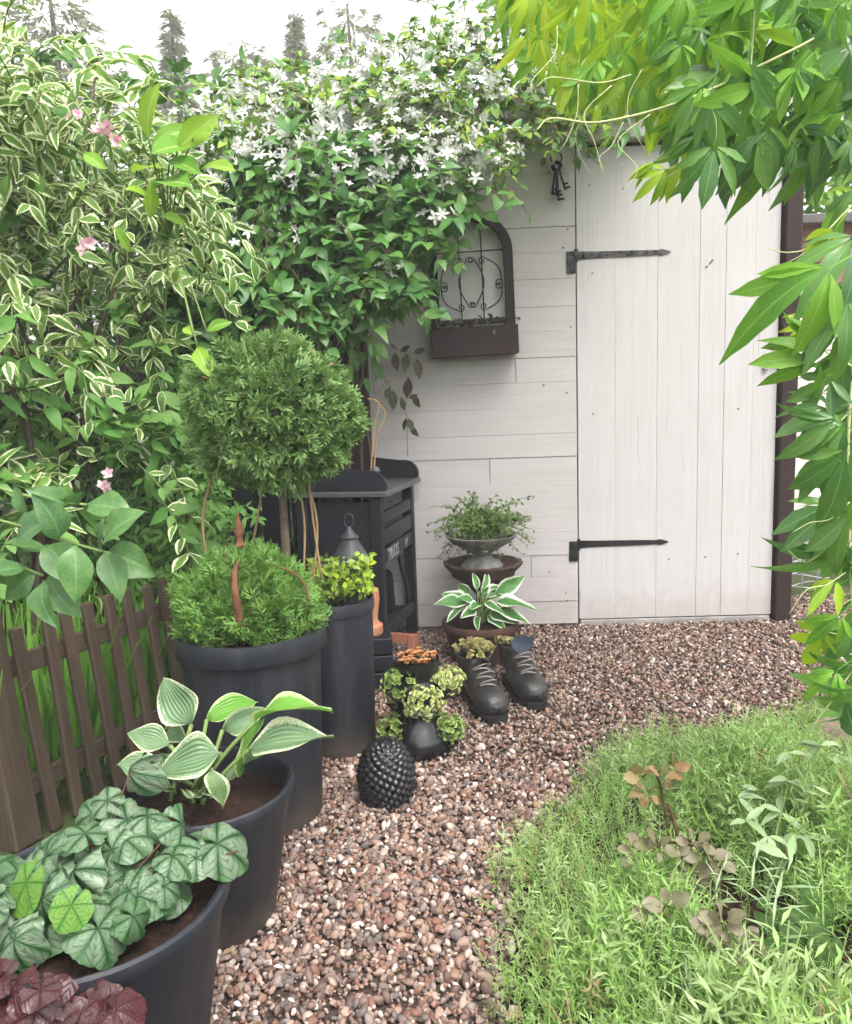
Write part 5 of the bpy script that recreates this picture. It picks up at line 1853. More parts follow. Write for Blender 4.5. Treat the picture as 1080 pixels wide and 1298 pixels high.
wlink('stem', tubes_me('stem', st, 6), M['stem_green'], el)['kind'] = 'stuff'

# light green feathery shrub between fence and topiary
ls = thing('light_green_shrub', 'airy light green shrub between the picket fence and the topiary ball', 'shrub', (-0.85, 2.75, 0))
LS_POLY = [(130, 800), (120, 640), (170, 520), (240, 470), (300, 560), (290, 700), (240, 800)]
stems = []
pts = cloud(LS_POLY, 420, 2.45, 0.6, 14)
ml = sprig_leaves(pts, 0.14, 6, 0.042, 0.3, (0, -0.3, 0.6), 0.7, (0, -0.5, 0.9), stems=stems)
foliage(ls, VAR(5, T_leaf, 0.42, 0.45, 3, 0.12, 0.3), ml, M['hedge_light'], 0)
wlink('stem', tubes_me('stem', [(bez([(-0.85, 2.75, 0), (-0.85 + R.normal(0, 0.08), 2.75, 0.4), p], 4), 0.004) for p in pts[:24]], 5), M['stem_green'], ls)['kind'] = 'stuff'
fl = [mat4(YP(px, py, 2.4), R.normal(0, 1, 3), (R.normal(0, .4), -1, 0.4), 0.05) for px, py in ((217, 592), (160, 635), (150, 660), (180, 560), (128, 680))]
pieces('blossom', [T_flower(6, 0.35, 0.2)], fl, M['petal'], ls)

# hedge masses further back
hd = thing('background_hedge', 'mid green hedge filling the background behind the shrubs', 'hedge', (-1.4, 4.6, 0))
HD_POLY = [(-260, 900), (-260, 60), (60, 70), (150, 110), (300, 130), (480, 170), (480, 820), (200, 900)]
pts = cloud(HD_POLY, 1500, 3.75, 0.9, 20)
mh = sprig_leaves(pts, 0.18, 4, 0.10, 0.3, (0, -0.4, 0.5), 0.8, (0, -0.5, 0.9))
foliage(hd, VAR(6, T_leaf, 0.48, 0.45, 4, 0.14, 0.4), mh, M['hedge'], 0)
wlink('stem', tubes_me('stem', [(bez([(-1.9 + i * 0.2, 4.5, 0), (-1.9 + i * 0.2 + R.normal(0, 0.1), 4.5, 1.0), (-1.9 + i * 0.2, 4.5 + R.normal(0, 0.2), 2.0)], 4), 0.02) for i in range(9)], 6), M['bark'], hd)['kind'] = 'stuff'

# ------------------------------------------------------------------ clematis over the shed
cl = thing('clematis_vine', 'white flowering climber draped over the shed roof and corner', 'climber', (-0.33, 3.35, 0))


def cdepth(a, b):
    if b > 180:
        d = 3.00 - 0.16 * min(1, (b - 180) / 240)
    else:
        d = 3.00 + 0.34 * (180 - b) / 180
    return d + 0.04 * math.sin(a * 0.031) + 0.03 * math.sin(a * 0.07 + b * 0.05)


CL_POLY = [(190, 425), (180, 300), (190, 165), (300, 112), (420, 78), (510, 48), (590, 10), (650, -20), (840, -30), (830, 110), (800, 165), (700, 172), (650, 208), (612, 250), (540, 312), (500, 372), (470, 412), (400, 405), (330, 420), (250, 425)]
TC = VAR(4, T_leaf, 0.55, 0.36, 5, 0.14, 0.3, 0.05, 1, 1.1) + VAR(3, T_leaf, 0.48, 0.36, 5, 0.18, 0.5, 0.06, 1, 1.15) + VAR(3, T_leaf, 0.6, 0.36, 5, 0.10, 0.2, 0.04, 1, 1.05)
pts = cloud(CL_POLY, 1350, cdepth, 0.26, 9)
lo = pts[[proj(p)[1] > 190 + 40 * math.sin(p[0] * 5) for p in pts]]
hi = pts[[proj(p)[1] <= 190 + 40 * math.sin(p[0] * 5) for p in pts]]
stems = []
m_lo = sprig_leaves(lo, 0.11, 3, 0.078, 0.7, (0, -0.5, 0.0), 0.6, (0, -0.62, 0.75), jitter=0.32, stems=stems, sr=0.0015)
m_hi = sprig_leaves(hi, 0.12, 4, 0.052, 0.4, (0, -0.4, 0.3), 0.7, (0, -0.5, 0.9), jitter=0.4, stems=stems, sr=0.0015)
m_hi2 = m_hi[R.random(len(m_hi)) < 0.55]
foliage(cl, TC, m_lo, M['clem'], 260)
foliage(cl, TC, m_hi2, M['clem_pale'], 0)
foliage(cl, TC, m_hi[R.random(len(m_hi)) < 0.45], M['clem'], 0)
wlink('twigs', tubes_me('twigs', stems, 4), M['stem_dry'], cl)['kind'] = 'stuff'
ms_ = [(bez([(-0.36 + R.normal(0, 0.03), 3.30, 0.0), (-0.34 + R.normal(0, 0.04), 3.28, 0.7), (-0.33 + R.normal(0, 0.05), 3.28, 1.35), p], 6), np.linspace(0.011, 0.004, 19)) for p in lo[R.integers(0, len(lo), 14)]]
wlink('stem', tubes_me('stem', ms_, 6), M['bark'], cl)['kind'] = 'stuff'
TF = [T_flower(6, 0.44, 0.12), T_flower(5, 0.5, 0.25), T_flower(6, 0.38, 0.35), T_flower(4, 0.5, 0.2)]
fp = []
for (poly, n_) in (([(340, 215), (350, 175), (480, 145), (620, 140), (670, 200), (560, 240), (450, 235), (380, 250)], 230),
                   ([(190, 210), (200, 140), (330, 100), (470, 60), (620, 5), (820, 10), (800, 100), (660, 130), (480, 140), (330, 190), (260, 230)], 560),
                   ([(200, 330), (230, 250), (420, 240), (600, 240), (560, 300), (400, 300)], 22)):
    fp += list(cloud(poly, n_, lambda a, b: cdepth(a, b) - 0.05, 0.06, 6))
for q in ((560, 272), (575, 270), (492, 340), (482, 335), (508, 336), (496, 348)):
    fp.append(YP(*q, cdepth(*q) - 0.06))
fm = []
for p in fp:
    fm.append(mat4(p, R.normal(0, 1, 3), np.array([R.normal(0, 0.4), -0.9, 0.7]) + R.normal(0, 0.25, 3), R.uniform(0.036, 0.068)))
idx = np.arange(len(fm))
fm = np.array(fm)
order = np.argsort(fm[:, 1, 3])
pieces('flower', TF, fm[order[:290]], M['petal'], cl)
if len(fm) > 290:
    wlink('blossoms', merged('blossoms', TF, fm[order[290:]]), M['petal'], cl)['kind'] = 'stuff'

# thin trailing strand on the wall beside the bench
ts = thing('trailing_strand', 'thin bare vine strand with dark small leaves on the white wall corner', 'vine', (-0.18, 3.30, 0.66))
st = [(bez([YP(*q, 3.27) for q in ((470, 430), (492, 440), (515, 448), (528, 470))], 6), 0.0016),
      (bez([YP(*q, 3.27) for q in ((485, 478), (502, 500), (514, 520), (516, 548), (517, 578))], 6), 0.0018),
      (bez([YP(*q, 3.27) for q in ((514, 520), (516, 490), (517, 478))], 4), 0.0012), (bez([YP(*q, 3.27) for q in ((470, 450), (476, 500), (488, 480), (470, 470))], 5), 0.0015)]
wlink('stem', tubes_me('stem', st, 5), M['stem_dry'], ts)['kind'] = 'stuff'
lm = []
for (b, t) in (((500, 447), (504, 468)), ((508, 446), (518, 438)), ((515, 448), (514, 470)), ((524, 447), (538, 442)), ((528, 455), (533, 478)), ((516, 505), (516, 480)), ((524, 500), (532, 515)), ((497, 495), (500, 518)), ((518, 505), (528, 500)), ((512, 520), (508, 505)),
               ((515, 530), (512, 545)), ((517, 530), (524, 545)), ((520, 540), (530, 552)), ((494, 490), (490, 505)), ((503, 444), (494, 436))):
    pb, pt = YP(*b, 3.265), YP(*t, 3.255)
    lm.append(mat4(pb, pt - pb, (R.normal(0, 0.4), -1, 0.3), np.linalg.norm(pt - pb) * 1.1))
pieces('leaf', [T_leaf(0.5, 0.45, 4, 0.1, 0.2)], lm, M['trail_dark'], ts)

# ------------------------------------------------------------------ virginia creeper, top right and right side
vc = thing('virginia_creeper', 'five fingered green creeper hanging down along the right edge', 'climber', (1.75, 2.9, 0))
T5 = [T_fan(5, (1.2, 1.35, 1.1, 1.3)[q % 4], (0.25, 0.29, 0.27)[q % 3], (0.3, 0.1, 0.4, 0.2)[q % 4], 0.12, 9, (0.5, 0.3, 0.65)[q % 3], q + 11) for q in range(9)]
T3 = [T_fan((3, 5)[q % 2], (0.7, 0.95, 0.5)[q % 3], (0.24, 0.21)[q % 2], 0.35, 0.08, 6, 0.45, q + 41) for q in range(6)]


def fan_at(b, t, Y, roll=0.0, dY=0.0, face=(0, -0.85, 0.5)):
    pb, pt = YP(*b, Y), YP(*t, Y + dY)
    y = pt - pb
    f_ = np.asarray(face) + R.normal(0, 0.32, 3) + np.array([roll, 0, 0])
    return mat4(pb, y, f_, np.linalg.norm(y) * 1.08)


mg, mb, my = [], [], []
st = []
# dark hanging masses (top right corner)
for i in range(170):
    px, py = R.uniform(860, 1130), R.uniform(-40, 180)
    if px < 960 and py > 150 and R.random() < .5:
        continue
    Y = R.uniform(1.75, 2.3)
    L = R.uniform(20, 44)
    (mg if R.random() < 0.2 + 0.65 * (px - 860) / 270 else mb).append(fan_at((px, py), (px + R.normal(-10, 20), py + L), Y, R.normal(0, 0.5), R.normal(-0.03, 0.04)))
for (b, t) in (((905, 185), (912, 258)), ((930, 180), (922, 255)), ((885, 170), (872, 235)), ((960, 170), (948, 240)), ((975, 165), (985, 225)), ((1060, 150), (1050, 230)), ((945, 80), (955, 150)), ((900, 120), (890, 185)), ((1080, 60), (1055, 130)), ((1040, 40), (1020, 110))):
    mg.append(fan_at(b, t, R.uniform(1.7, 1.95), 0, -0.03))
# bright young growth
for i in range(250):
    px = R.triangular(600, 870, 935)
    py = R.uniform(-40, 150) * (0.25 + 0.75 * min(1, (px - 590) / 150)) + (px - 700) * 0.10 - (42 if px < 830 else 10)
    Y = R.uniform(2.0, 2.75)
    L = R.uniform(20, 44)
    (my if R.random() < 0.72 else mb).append(fan_at((px, py), (px + R.normal(-12, 14), py + L), Y, R.normal(0, 0.5), -0.03))
for (b, t) in (((845, 215), (810, 232)), ((830, 205), (800, 215)), ((850, 220), (838, 250)), ((865, 205), (850, 245)), ((890, 195), (878, 235)), ((905, 30), (935, 80)), ((880, 60), (920, 110)), ((930, 40), (975, 15)), ((950, 40), (1040, 20))):
    my.append(fan_at(b, t, R.uniform(1.85, 2.1), 0, -0.02))
# right hand curtain: hand-placed leaves, near
RC = [((1050, 340), (945, 412), 'b', 1.35), ((1075, 380), (1000, 425), 'g', 1.38), ((1070, 410), (1000, 470), 'g', 1.4), ((1085, 300), (1010, 340), 'g', 1.5), ((1060, 290), (1012, 335), 'y', 1.5),
      ((1030, 425), (965, 445), 'b', 1.42), ((1040, 455), (960, 478), 'b', 1.4), ((1060, 440), (1090, 520), 'g', 1.45), ((1050, 480), (1010, 540), 'g', 1.45), ((1055, 520), (985, 560), 'g', 1.42), ((1062, 530), (1000, 590), 'g', 1.4),
      ((1070, 540), (1050, 620), 'g', 1.42), ((1075, 570), (1030, 690), 'g', 1.4), ((1060, 580), (1000, 650), 'g', 1.42), ((1090, 600), (1070, 700), 'b', 1.4), ((1055, 640), (1015, 700), 'g', 1.5), ((1080, 650), (1045, 740), 'g', 1.42), ((1075, 690), (1025, 750), 'g', 1.45),
      ((1060, 735), (1025, 768), 'y', 1.45), ((1085, 700), (1090, 790), 'g', 1.45), ((1065, 780), (1035, 830), 'b', 1.4), ((1080, 790), (1060, 870), 'g', 1.4), ((1045, 800), (1005, 850), 'y', 1.45), ((1080, 840), (1040, 890), 'g', 1.4), ((1085, 870), (1050, 930), 'g', 1.38), ((1060, 850), (1028, 880), 'b', 1.4),
      ((1085, 450), (1040, 500), 'g', 1.55), ((1085, 240), (1040, 300), 'g', 1.6), ((1090, 350), (1060, 420), 'g', 1.55), ((1090, 520), (1060, 560), 'b', 1.5), ((1095, 760), (1070, 830), 'g', 1.5), ((1040, 400), (1010, 420), 'y', 1.45), ((1030, 360), (985, 372), 'y', 1.5)]
for b, t, k_, Y in RC:
    t = (b[0] + (t[0] - b[0]) * 0.82, b[1] + (t[1] - b[1]) * 0.82) if k_ != 'y' else t
    m = fan_at(b, t, Y + R.normal(0, 0.02), R.normal(0, 0.3), R.normal(-0.02, 0.04))
    {'g': mg, 'b': mb, 'y': my}[k_].append(m)
for i in range(34):
    px, py = R.uniform(1060, 1160), R.uniform(330, 900)
    mg.append(fan_at((px, py), (px + R.normal(-15, 25), py + R.uniform(45, 85)), R.uniform(1.45, 1.75), R.normal(0, 0.4)))
pieces('leaf', T5, mg, M['creeper'], vc)
pieces('leaf', T5, mb, M['creeper_bright'], vc)
pieces('leaf', T3 + T5[:1], my, M['creeper_young'], vc)
# one large single leaflet in front, shoots and tendrils
for path, r_, Y in ((((1100, -40), (1060, 30), (960, 85), (860, 130), (760, 155), (700, 150), (680, 165)), 0.004, 1.9),
                    (((800, 95), (760, 105), (700, 98), (680, 110)), 0.0022, 2.0), (((790, 155), (775, 185), (760, 200), (765, 220)), 0.0015, 1.95), (((880, 205), (840, 215), (800, 218), (785, 205)), 0.0016, 1.95),
                    (((957, 0), (955, 40), (950, 110)), 0.0025, 1.85), (((1120, 200), (1090, 400), (1075, 560), (1080, 760), (1095, 900)), 0.004, 1.48), (((1100, 820), (1060, 880), (1030, 920)), 0.002, 1.42), (((1090, 470), (1040, 440), (1020, 400)), 0.002, 1.45), (((1080, 260), (1030, 310), (1000, 320), (975, 315)), 0.0018, 1.55)):
    q = bez([YP(*p_, Y) for p_ in path], 8)
    st.append((q, np.linspace(r_, r_ * 0.5, len(q))))
for i in range(12):      # thin hanging shoots with curls
    px, py = R.uniform(690, 1080), R.uniform(-30, 150)
    Y = R.uniform(1.75, 2.4)
    q = bez([YP(px, py, Y), YP(px + R.normal(-8, 12), py + 35, Y), YP(px + R.normal(-14, 18), py + 70, Y - 0.02), YP(px + R.normal(-22, 22), py + R.uniform(85, 115), Y - 0.02)], 5)
    st.append((q, np.linspace(0.0014, 0.0006, len(q))))
for i in range(8):
    px, py = R.uniform(1020, 1085), R.uniform(240, 880)
    Y = R.uniform(1.4, 1.6)
    q = bez([YP(px + 40, py - 20, Y), YP(px + 15, py + R.normal(0, 8), Y), YP(px - 10, py + R.normal(8, 10), Y), YP(px - 32, py + R.normal(14, 14), Y)], 5)
    st.append((q, np.linspace(0.0013, 0.0006, len(q))))
wlink('shoots', tubes_me('shoots', st, 6), M['stem_pale'], vc)['kind'] = 'stuff'
tk = [(bez([(1.75, 2.9, 0), (1.78, 2.85, 0.9), (1.7, 2.7, 1.6), (1.5, 2.4, 2.1), (1.2, 2.1, 2.2)], 8), np.linspace(0.02, 0.008, 33)),
      (bez([(1.75, 2.9, 0), (1.6, 2.4, 0.9), (1.25, 1.9, 1.6), (1.1, 1.7, 2.1)], 8), np.linspace(0.014, 0.005, 25))]
wlink('stem', tubes_me('stem', tk, 7), M['bark'], vc)['kind'] = 'stuff'

# wire plant support behind the post
wr = thing('wire_basket', 'grey bent wire basket beyond the brown door post', 'basket', (1.84, 3.72, 0))
L = []
for k_ in range(5):
    zc = 0.05 + k_ * 0.06
    L.append((np.array([(0.09 * math.cos(a), 0.07 * math.sin(a), zc + 0.01 * math.sin(a * 2)) for a in np.linspace(0, 2 * math.pi, 20)]), 0.003))
for k_ in range(8):
    a = k_ * math.pi / 4
    L.append((np.array([(0.09 * math.cos(a), 0.07 * math.sin(a), 0.0), (0.09 * math.cos(a + 0.2), 0.07 * math.sin(a + 0.2), 0.32)]), 0.003))
link('wire_cage', tubes_me('wire_cage', L, 5), M['wire'], wr)

# ------------------------------------------------------------------ planting bed, bottom right
BED = [(p[0], p[1]) for p in PATH_RIGHT] + [(1.9, 2.45), (2.2, 0.6), (0.1, 0.6)]
sheet('flower_bed', BED, -0.003, M['soil'])
TG = [T_sprig(20, 0.15, 0.20, s) for s in range(4)] + [T_sprig(13, 0.09, 0.32, 60)]


def bed_pts(n, spread=0.0):
    out = []
    while len(out) < n:
        x = R.uniform(0.0, 1.75, 400)
        y = R.uniform(0.75, 2.5, 400)
        k = in_poly(x + R.normal(0, 0.03, 400), y + R.normal(0, 0.03, 400), BED)
        for a, b in zip(x[k], y[k]):
            out.append((a, b))
    return np.array(out[:n])


bp = bed_pts(12000)
hole = np.array([GP(960, 1190)[:2], GP(1060, 1260)[:2], GP(880, 1100)[:2]])
keep = []
for a, b in bp:
    d = min(np.hypot(a - hole[0][0], (b - hole[0][1])) / 0.13, np.hypot(a - hole[1][0], b - hole[1][1]) / 0.16, np.hypot(a - hole[2][0], b - hole[2][1]) / 0.10)
    keep.append(d > 1 or R.random() < 0.12)
bp = bp[np.array(keep)]
mm = []
for a, b in bp:
    hmax = 0.135 + 0.035 * math.sin(a * 7 + b * 5) + 0.03 * math.sin(a * 17 - b * 13)
    # thinner and lower along the path's edge
    q = min(np.hypot(a - p[0], b - p[1]) for p in PATH_RIGHT)
    hmax *= 0.38 + 0.62 * min(1, q / 0.32)
    mm.append(mat4((a, b, 0.0), (R.normal(0, 0.4), R.normal(0, 0.4), 1), R.normal(0, 1, 3), hmax * R.uniform(0.6, 1.2)))
mm = np.array(mm)
sel = R.random(len(mm))
patch = np.sin(mm[:, 0, 3] * 6.1 + 1.3) * np.sin(mm[:, 1, 3] * 5.3) > 0.25
gre = (sel < np.where(patch, 0.42, 0.10))
dry = ~gre & (sel > 0.98)
gc = link('ground_cover_foliage', merged('ground_cover_foliage', TG, mm[~gre & ~dry]), M['cover'])
tag(gc, 'bright green feathery ground cover beside the gravel', 'ground cover', kind='stuff')
mm[gre, :3, :3] *= 1.12
gc = link('silver_cover_foliage', merged('silver_cover_foliage', [T_sprig(16, 0.22, 0.24, 81), T_sprig(18, 0.16, 0.22, 82)], mm[gre]), M['silver_cover'])
tag(gc, 'pale silvery tufts woven through the ground cover', 'ground cover', kind='stuff')
gc = link('dry_stems_foliage', merged('dry_stems_foliage', TG, mm[dry]), M['stem_dry'])
tag(gc, 'a few dry straw coloured stems in the ground cover', 'ground cover', kind='stuff')

TL = VAR(8, T_leaf, 0.74, 0.5, 7, 0.12, 0.18, 0.05, 2, 0.62, wild=0.6)


def rosy(name, label, base, nodes, mat, stem_path, leaf_px, n_leaf=5):
    """rose shoot: stem with compound leaves at pixel nodes"""
    b = GP(*base)
    t = thing(name, label, 'rose plant', b)
    Yb = b[1]
    st = [(bez([YP(*q, Yb) if i else b for i, q in enumerate(stem_path)], 6), 0.003)]
    lm = []
    for (px, py, a0) in nodes:
        c_ = YP(px, py, Yb - 0.02)
        src = min((YP(*q, Yb) for q in stem_path), key=lambda w_: np.linalg.norm(w_ - c_))
        st.append((bez([src, (src + c_) / 2 + np.array([0, 0, 0.01]), c_], 3), 0.0014))
        for k_ in range(n_leaf):
            a = a0 + (k_ - (n_leaf - 1) / 2) * 1.05
            tip = YP(px + leaf_px * math.cos(a), py + leaf_px * 0.8 * math.sin(a), Yb - 0.03 + R.normal(0, 0.006))
            s = np.linalg.norm(tip - c_)
            lm.append(mat4(c_ + (tip - c_) * 0.25, tip - c_, (R.normal(0, 0.3), -0.6 + R.normal(0, 0.2), 0.9), s * R.uniform(0.65, 1.0)))
    pieces('leaf', TL, lm, mat, t)
    wlink('stem', tubes_me('stem', st, 5), M['stem_wine'], t)['kind'] = 'stuff'
    return t


rosy('rose_shoot', 'dusky grey brown rose shoot, upper one in the ground cover', (880, 1150), [(808, 1080, 3.4), (832, 1075, 5.5), (895, 1085, 2.0), (905, 1095, 0.2), (880, 1070, 4.5), (880, 1105, 1.8)], M['rose_leaf'], [(880, 1150), (872, 1110), (862, 1070), (848, 1020)], 27, 5)
rosy('rose_shoot', 'mauve grey rose shoot at the front by the red flower', (930, 1260), [(905, 1180, 2.6), (940, 1190, 0.4), (925, 1195, 1.6), (950, 1210, 0.8), (985, 1235, 0.5), (915, 1170, 4.6), (945, 1240, 1.6)], M['rose_leaf'], [(930, 1260), (925, 1225), (922, 1190)], 28, 5)
rosy('rose_shoot', 'coppery orange young rose tip above the ground cover', (850, 1090), [(815, 985, 3.6), (838, 985, 5.6), (850, 975, 0.2), (822, 1005, 2.4)], M['rose_young'], [(850, 1090), (845, 1040), (838, 1000), (832, 982)], 21, 4)
rosy('rose_shoot', 'reddish brown low rose leaves left of the mauve rose', (850, 1230), [(832, 1165, 2.4), (848, 1150, 4.4), (825, 1195, 1.8)], M['stem_wine'] if False else M['rose_leaf'], [(850, 1230), (842, 1190), (838, 1160)], 28, 3)

sg = thing('silver_leaf_plant', 'silvery green sage like plant on the right of the bed', 'plant', GP(975, 1130))
Ys = GP(975, 1130)[1]
lm, st = [], []
for (px, py, n_, L_) in ((935, 1010, 5, 34), (960, 1000, 4, 26), (1000, 990, 5, 30), (945, 1040, 4, 30), (1000, 1090, 3, 46), (975, 1060, 5, 30), (1020, 1060, 4, 34), (1040, 945, 5, 30), (1000, 955, 4, 26), (990, 1030, 5, 32), (1060, 960, 4, 30)):
    c_ = YP(px, py, Ys + (1060 - py) * 0.0022)
    st.append((bez([GP(975, 1130), (GP(975, 1130) + c_) / 2 + np.array([0, 0, 0.03]), c_], 4), 0.002))
    for k_ in range(n_):
        a = R.uniform(0, 6.28)
        L2 = L_ / (F / ((c_ - CAM) @ fw))
        lm.append(mat4(c_, (math.cos(a), math.sin(a) * 0.6 - 0.2, R.normal(0.1, 0.4)), (R.normal(0, 0.3), -0.4, 1), L2 * R.uniform(0.8, 1.2)))
pieces('leaf', VAR(6, T_leaf, 0.30, 0.45, 6, 0.18, 0.4, 0.05, 1, 0.9), lm, M['silver_leaf'], sg)
wlink('stem', tubes_me('stem', st, 5), M['stem_green'], sg)['kind'] = 'stuff'

lv = thing('lavender_plant', 'narrow leaved silvery lavender sprigs at the bottom right', 'plant', GP(960, 1290))
lm, st = [], []
for (b, t) in (((970, 1180), (1005, 1085)), ((975, 1200), (990, 1120)), ((955, 1290), (985, 1220)), ((920, 1290), (905, 1230)), ((985, 1290), (1010, 1230)), ((900, 1150), (920, 1090)), ((880, 1290), (868, 1230)), ((950, 1150), (960, 1075))):
    Y = GP(b[0], b[1] + 40)[1]
    pb, pt = YP(*b, Y), YP(*t, Y - 0.02)
    L2 = np.linalg.norm(pt - pb)
    lm.append(mat4(pb, pt - pb, (0, -1, 0.3), L2))
    st.append((np.array([np.array([pb[0], pb[1] + 0.01, 0]), pb]), 0.0018))
foliage(lv, [T_sprig(9, 0.10, 0.45, 77), T_sprig(9, 0.09, 0.5, 78)], lm, M['silver_leaf'], 0)
wlink('stem', tubes_me('stem', st, 5), M['stem_green'], lv)['kind'] = 'stuff'

dr = thing('round_leaf_plant', 'round leaves coloured dark as if shaded between sage and rose', 'plant', GP(1000, 1230))
lm, st = [], []
for (px, py, s) in ((985, 1165, 80), (1020, 1180, 85), (990, 1215, 75), (1040, 1140, 70), (1010, 1245, 70), (870, 1190, 60), (1050, 1200, 60)):
    Y = GP(px, py + 60)[1]
    p = YP(px, py, Y)
    L2 = s / (F / ((p - CAM) @ fw))
    lm.append(mat4(p - np.array([0, 0, 0.0]), (R.normal(0, 0.5), -0.5, -0.5), (R.normal(0, 0.3), -0.6, 0.8), L2 * 0.8))
    st.append((np.array([np.array([p[0], p[1] + 0.02, 0]), p]), 0.002))
pieces('leaf', [T_round(5, 22, 3, 0.02, 0.06, 0.02, 3)], lm, M['dark_round'], dr)
wlink('stem', tubes_me('stem', st, 5), M['stem_green'], dr)['kind'] = 'stuff'

yl = thing('yellow_seedling', 'small yellow green seedling on bare soil in the bottom corner', 'plant', GP(1045, 1290))
p = YP(1046, 1262, GP(1045, 1290)[1])
pieces('leaf', [T_leaf(0.42, 0.5, 5, 0.12, 0.3)], [mat4(p, (math.cos(a), math.sin(a), 0.15), (0, -0.3, 1), 0.048) for a in (0.2, 1.5, 2.8, 3.9, 5.1, 5.9)], M['lime_leaf'], yl)
wlink('stem', tubes_me('stem', [(np.array([np.array([p[0], p[1], 0]), p]), 0.002)], 5), M['stem_green'], yl)

rfl = thing('red_flower', 'single small red flower at the front of the ground cover', 'flower', GP(902, 1300))
p = YP(902, 1252, GP(902, 1300)[1])
pieces('petal', [T_leaf(0.7, 0.55, 3, 0.1, -0.2)], [mat4(p, (math.cos(a), math.sin(a) - 0.2, 0.5), (0, -0.4, 1), 0.02) for a in np.linspace(0, 5.6, 8)], M['red_flower'], rfl)
wlink('stem', tubes_me('stem', [(np.array([np.array([p[0], p[1], 0]), p]), 0.0015)], 5), M['stem_green'], rfl)

# fallen petals and leaf bits on the gravel
lit, lit2 = [], []
polyp = [(p[0], p[1]) for p in PATH]
for i in range(420):
    x, y = R.uniform(-0.5, 1.8), R.uniform(1.1, 3.3)
    if not in_poly(np.array([x]), np.array([y]), polyp)[0]:
        continue
    m = mat4((x, y, 0.011 + R.random() * 0.004), (R.normal(), R.normal(), R.normal(0, 0.2)), (R.normal(0, 0.3), R.normal(0, 0.3), 1), R.uniform(0.010, 0.022))
    (lit if i % 3 else lit2).append(m)
tag(link('fallen_petals', merged('fallen_petals', VAR(4, T_leaf, 0.5, 0.5, 3), lit2), M['petal']), 'scattered white fallen petals on the gravel', 'petals', kind='stuff')
tag(link('leaf_litter', merged('leaf_litter', VAR(4, T_leaf, 0.5, 0.5, 3), lit), M['rose_young']), 'scattered brown and green leaf bits on the gravel', 'leaf litter', kind='stuff')

# edging stones at the right
def stone(px, py, s, label):
    bm = bmesh.new()
    bmesh.ops.create_icosphere(bm, subdivisions=3, radius=1)
    q = np.random.default_rng(int(px))
    ds = q.normal(0, 1, (9, 3))
    ds /= np.linalg.norm(ds, axis=1)[:, None]
    for v in bm.verts:
        c_ = np.array(v.co)
        for d in ds:
            h = c_ @ d
            if h > 0.72:
                c_ = c_ - d * (h - 0.72) * 0.9
        v.co = c_ * (1 + 0.03 * math.sin(c_[0] * 7 + c_[1] * 5))
    p = GP(px, py)
    o = link('edging_stone', sharp(bm_mesh(bm, 'edging_stone'), 30), M['stone'], None, Matrix.Translation((p[0], p[1], s[2] * 0.45)) @ Matrix.Rotation(q.uniform(0, 3), 4, 'Z') @ Matrix.Diagonal((*s, 1)))
    tag(o, label, 'stone', 'edging stones')


stone(1075, 945, (0.10, 0.08, 0.06), 'larger tan edging stone by the creeper foot')
stone(1055, 915, (0.06, 0.05, 0.04), 'smaller tan edging stone towards the gravel')

# ------------------------------------------------------------------ far trees against the sky
def far_tree(px, ptop, Y, hw, label, kind):
    top = YP(px, ptop, Y)
    t = thing('far_tree', label, 'tree', (top[0], top[1], 0), group='trees on the skyline')
    H_ = top[2]
    wlink('trunk', tubes_me('trunk', [(bez([(top[0], top[1], 0), (top[0] + 0.1, top[1], H_ * 0.5), tuple(top)], 6), np.linspace(0.16, 0.02, 13))], 7), M['bark'], t)
    ms = []
    for i in range(2000):
        u_ = R.random() ** 0.7
        if kind == 'spruce':
            rr = hw * (u_) * (0.65 + 0.35 * abs(math.sin(u_ * 40)))
        else:
            rr = hw * math.sin(math.pi * min(1, u_ * 0.8 + 0.1)) * (0.7 + 0.4 * R.random())
        a = R.uniform(0, 6.28)
        q = math.sqrt(R.random())
        p = top + np.array([rr * q * math.cos(a), rr * q * math.sin(a), -u_ * H_ * 0.72])
        ms.append(mat4(p, (math.cos(a), math.sin(a), -0.3), R.normal(0, 0.5, 3) + np.array([0, 0, 1]), R.uniform(0.14, 0.28)))
    foliage(t, [T_spray(5, 0.3, 91, 2), T_spray(5, 0.3, 92, 2)], ms, M['far_leaf'], 0, 'crown')


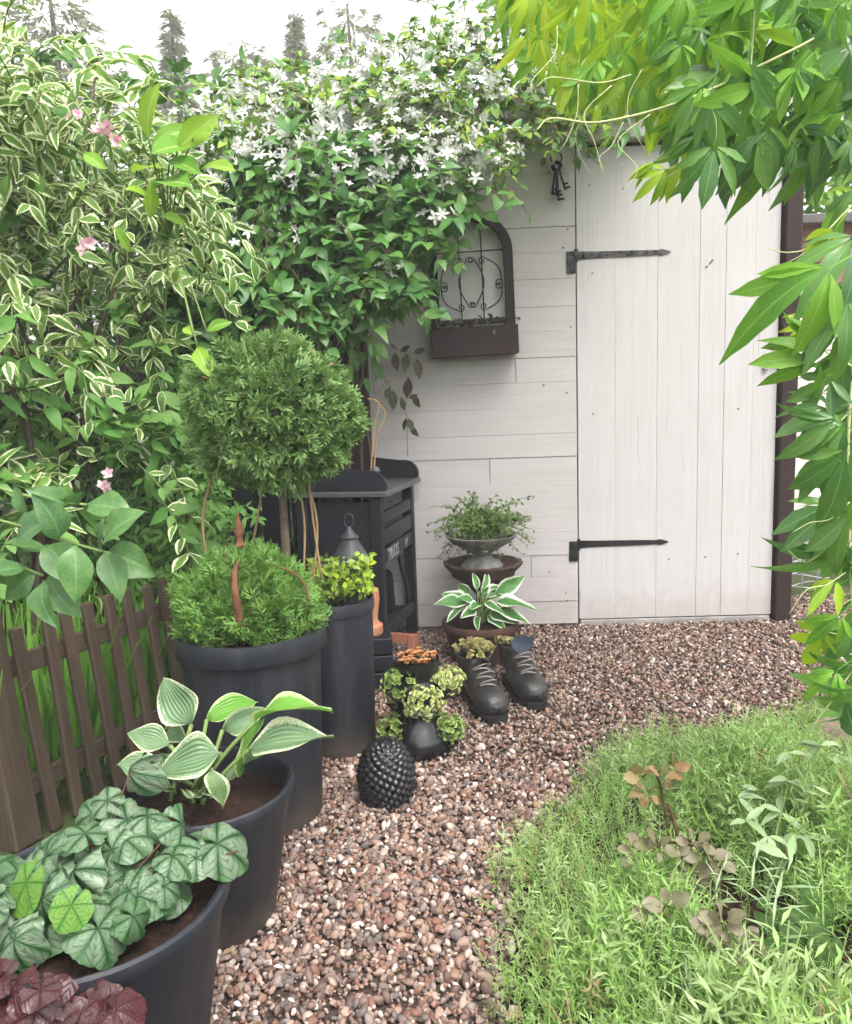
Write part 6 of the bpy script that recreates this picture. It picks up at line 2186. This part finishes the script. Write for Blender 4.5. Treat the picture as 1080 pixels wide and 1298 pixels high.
far_tree(60, -30, 13, 1.1, 'leafy skyline tree above the cream edged shrub', 'birch')
far_tree(215, 12, 15, 0.9, 'pointed conifer on the skyline, first from the leafy tree', 'spruce')
far_tree(305, 60, 15, 1.3, 'low rounded skyline tree between two conifers', 'birch')
far_tree(372, 18, 16, 0.6, 'slender pointed skyline conifer in the middle', 'spruce')
far_tree(440, 5, 16, 1.2, 'broad skyline tree just above the white blossoms', 'birch')
# leafy tree beyond the outbuilding
st_t = thing('garden_tree', 'yellow green tree above the outbuilding beyond the door post', 'tree', (3.2, 6.2, 0))
wlink('trunk', tubes_me('trunk', [(bez([(3.2, 6.2, 0), (3.15, 6.2, 1.2), (3.2, 6.2, 2.6)], 6), np.linspace(0.09, 0.03, 13))], 8), M['bark'], st_t)
pts = np.array([(3.1 + R.normal(0, 0.6), 6.0 + R.normal(0, 0.4), 2.6 + R.normal(0, 0.55)) for i in range(520)])
pts = pts[pts[:, 2] > 1.75]
foliage(st_t, [T_leaf(0.5, 0.45, 4)], sprig_leaves(pts, 0.2, 4, 0.11, 0.3), M['lime_leaf'], 0, 'crown')
print('objects', len(bpy.data.objects), 'tris', sum(sum(len(p.vertices) - 2 for p in m.polygons) for m in bpy.data.meshes if len(m.polygons) < 400000))

# ------------------------------------------------------------------ haze: volume added for a bright flare-like veil and faded far trees
bm = bmesh.new()
box_bm(bm, 0, 24, 4.75, 90, 80, 11.6)
hz_o = link('haze', bm_mesh(bm, 'haze'))
hm_ = bpy.data.materials.new('haze_veil')
hm_.use_nodes = True
hm_.node_tree.nodes.clear()
ho = hm_.node_tree.nodes.new('ShaderNodeOutputMaterial')
pv = hm_.node_tree.nodes.new('ShaderNodeVolumePrincipled')
pv.inputs['Color'].default_value = (0.95, 0.96, 0.97, 1)
pv.inputs['Density'].default_value = 0.008
pv.inputs['Density Attribute'].default_value = ''
pv.inputs['Temperature Attribute'].default_value = ''
try:
    hm_.cycles.homogeneous_volume = True      # even density: no marching needed
except AttributeError:
    pass
hm_.node_tree.links.new(pv.outputs[0], ho.inputs['Volume'])
hz_o.data.materials.append(hm_)
tag(hz_o, 'thin added haze volume that veils and brightens the garden', 'haze', kind='stuff')
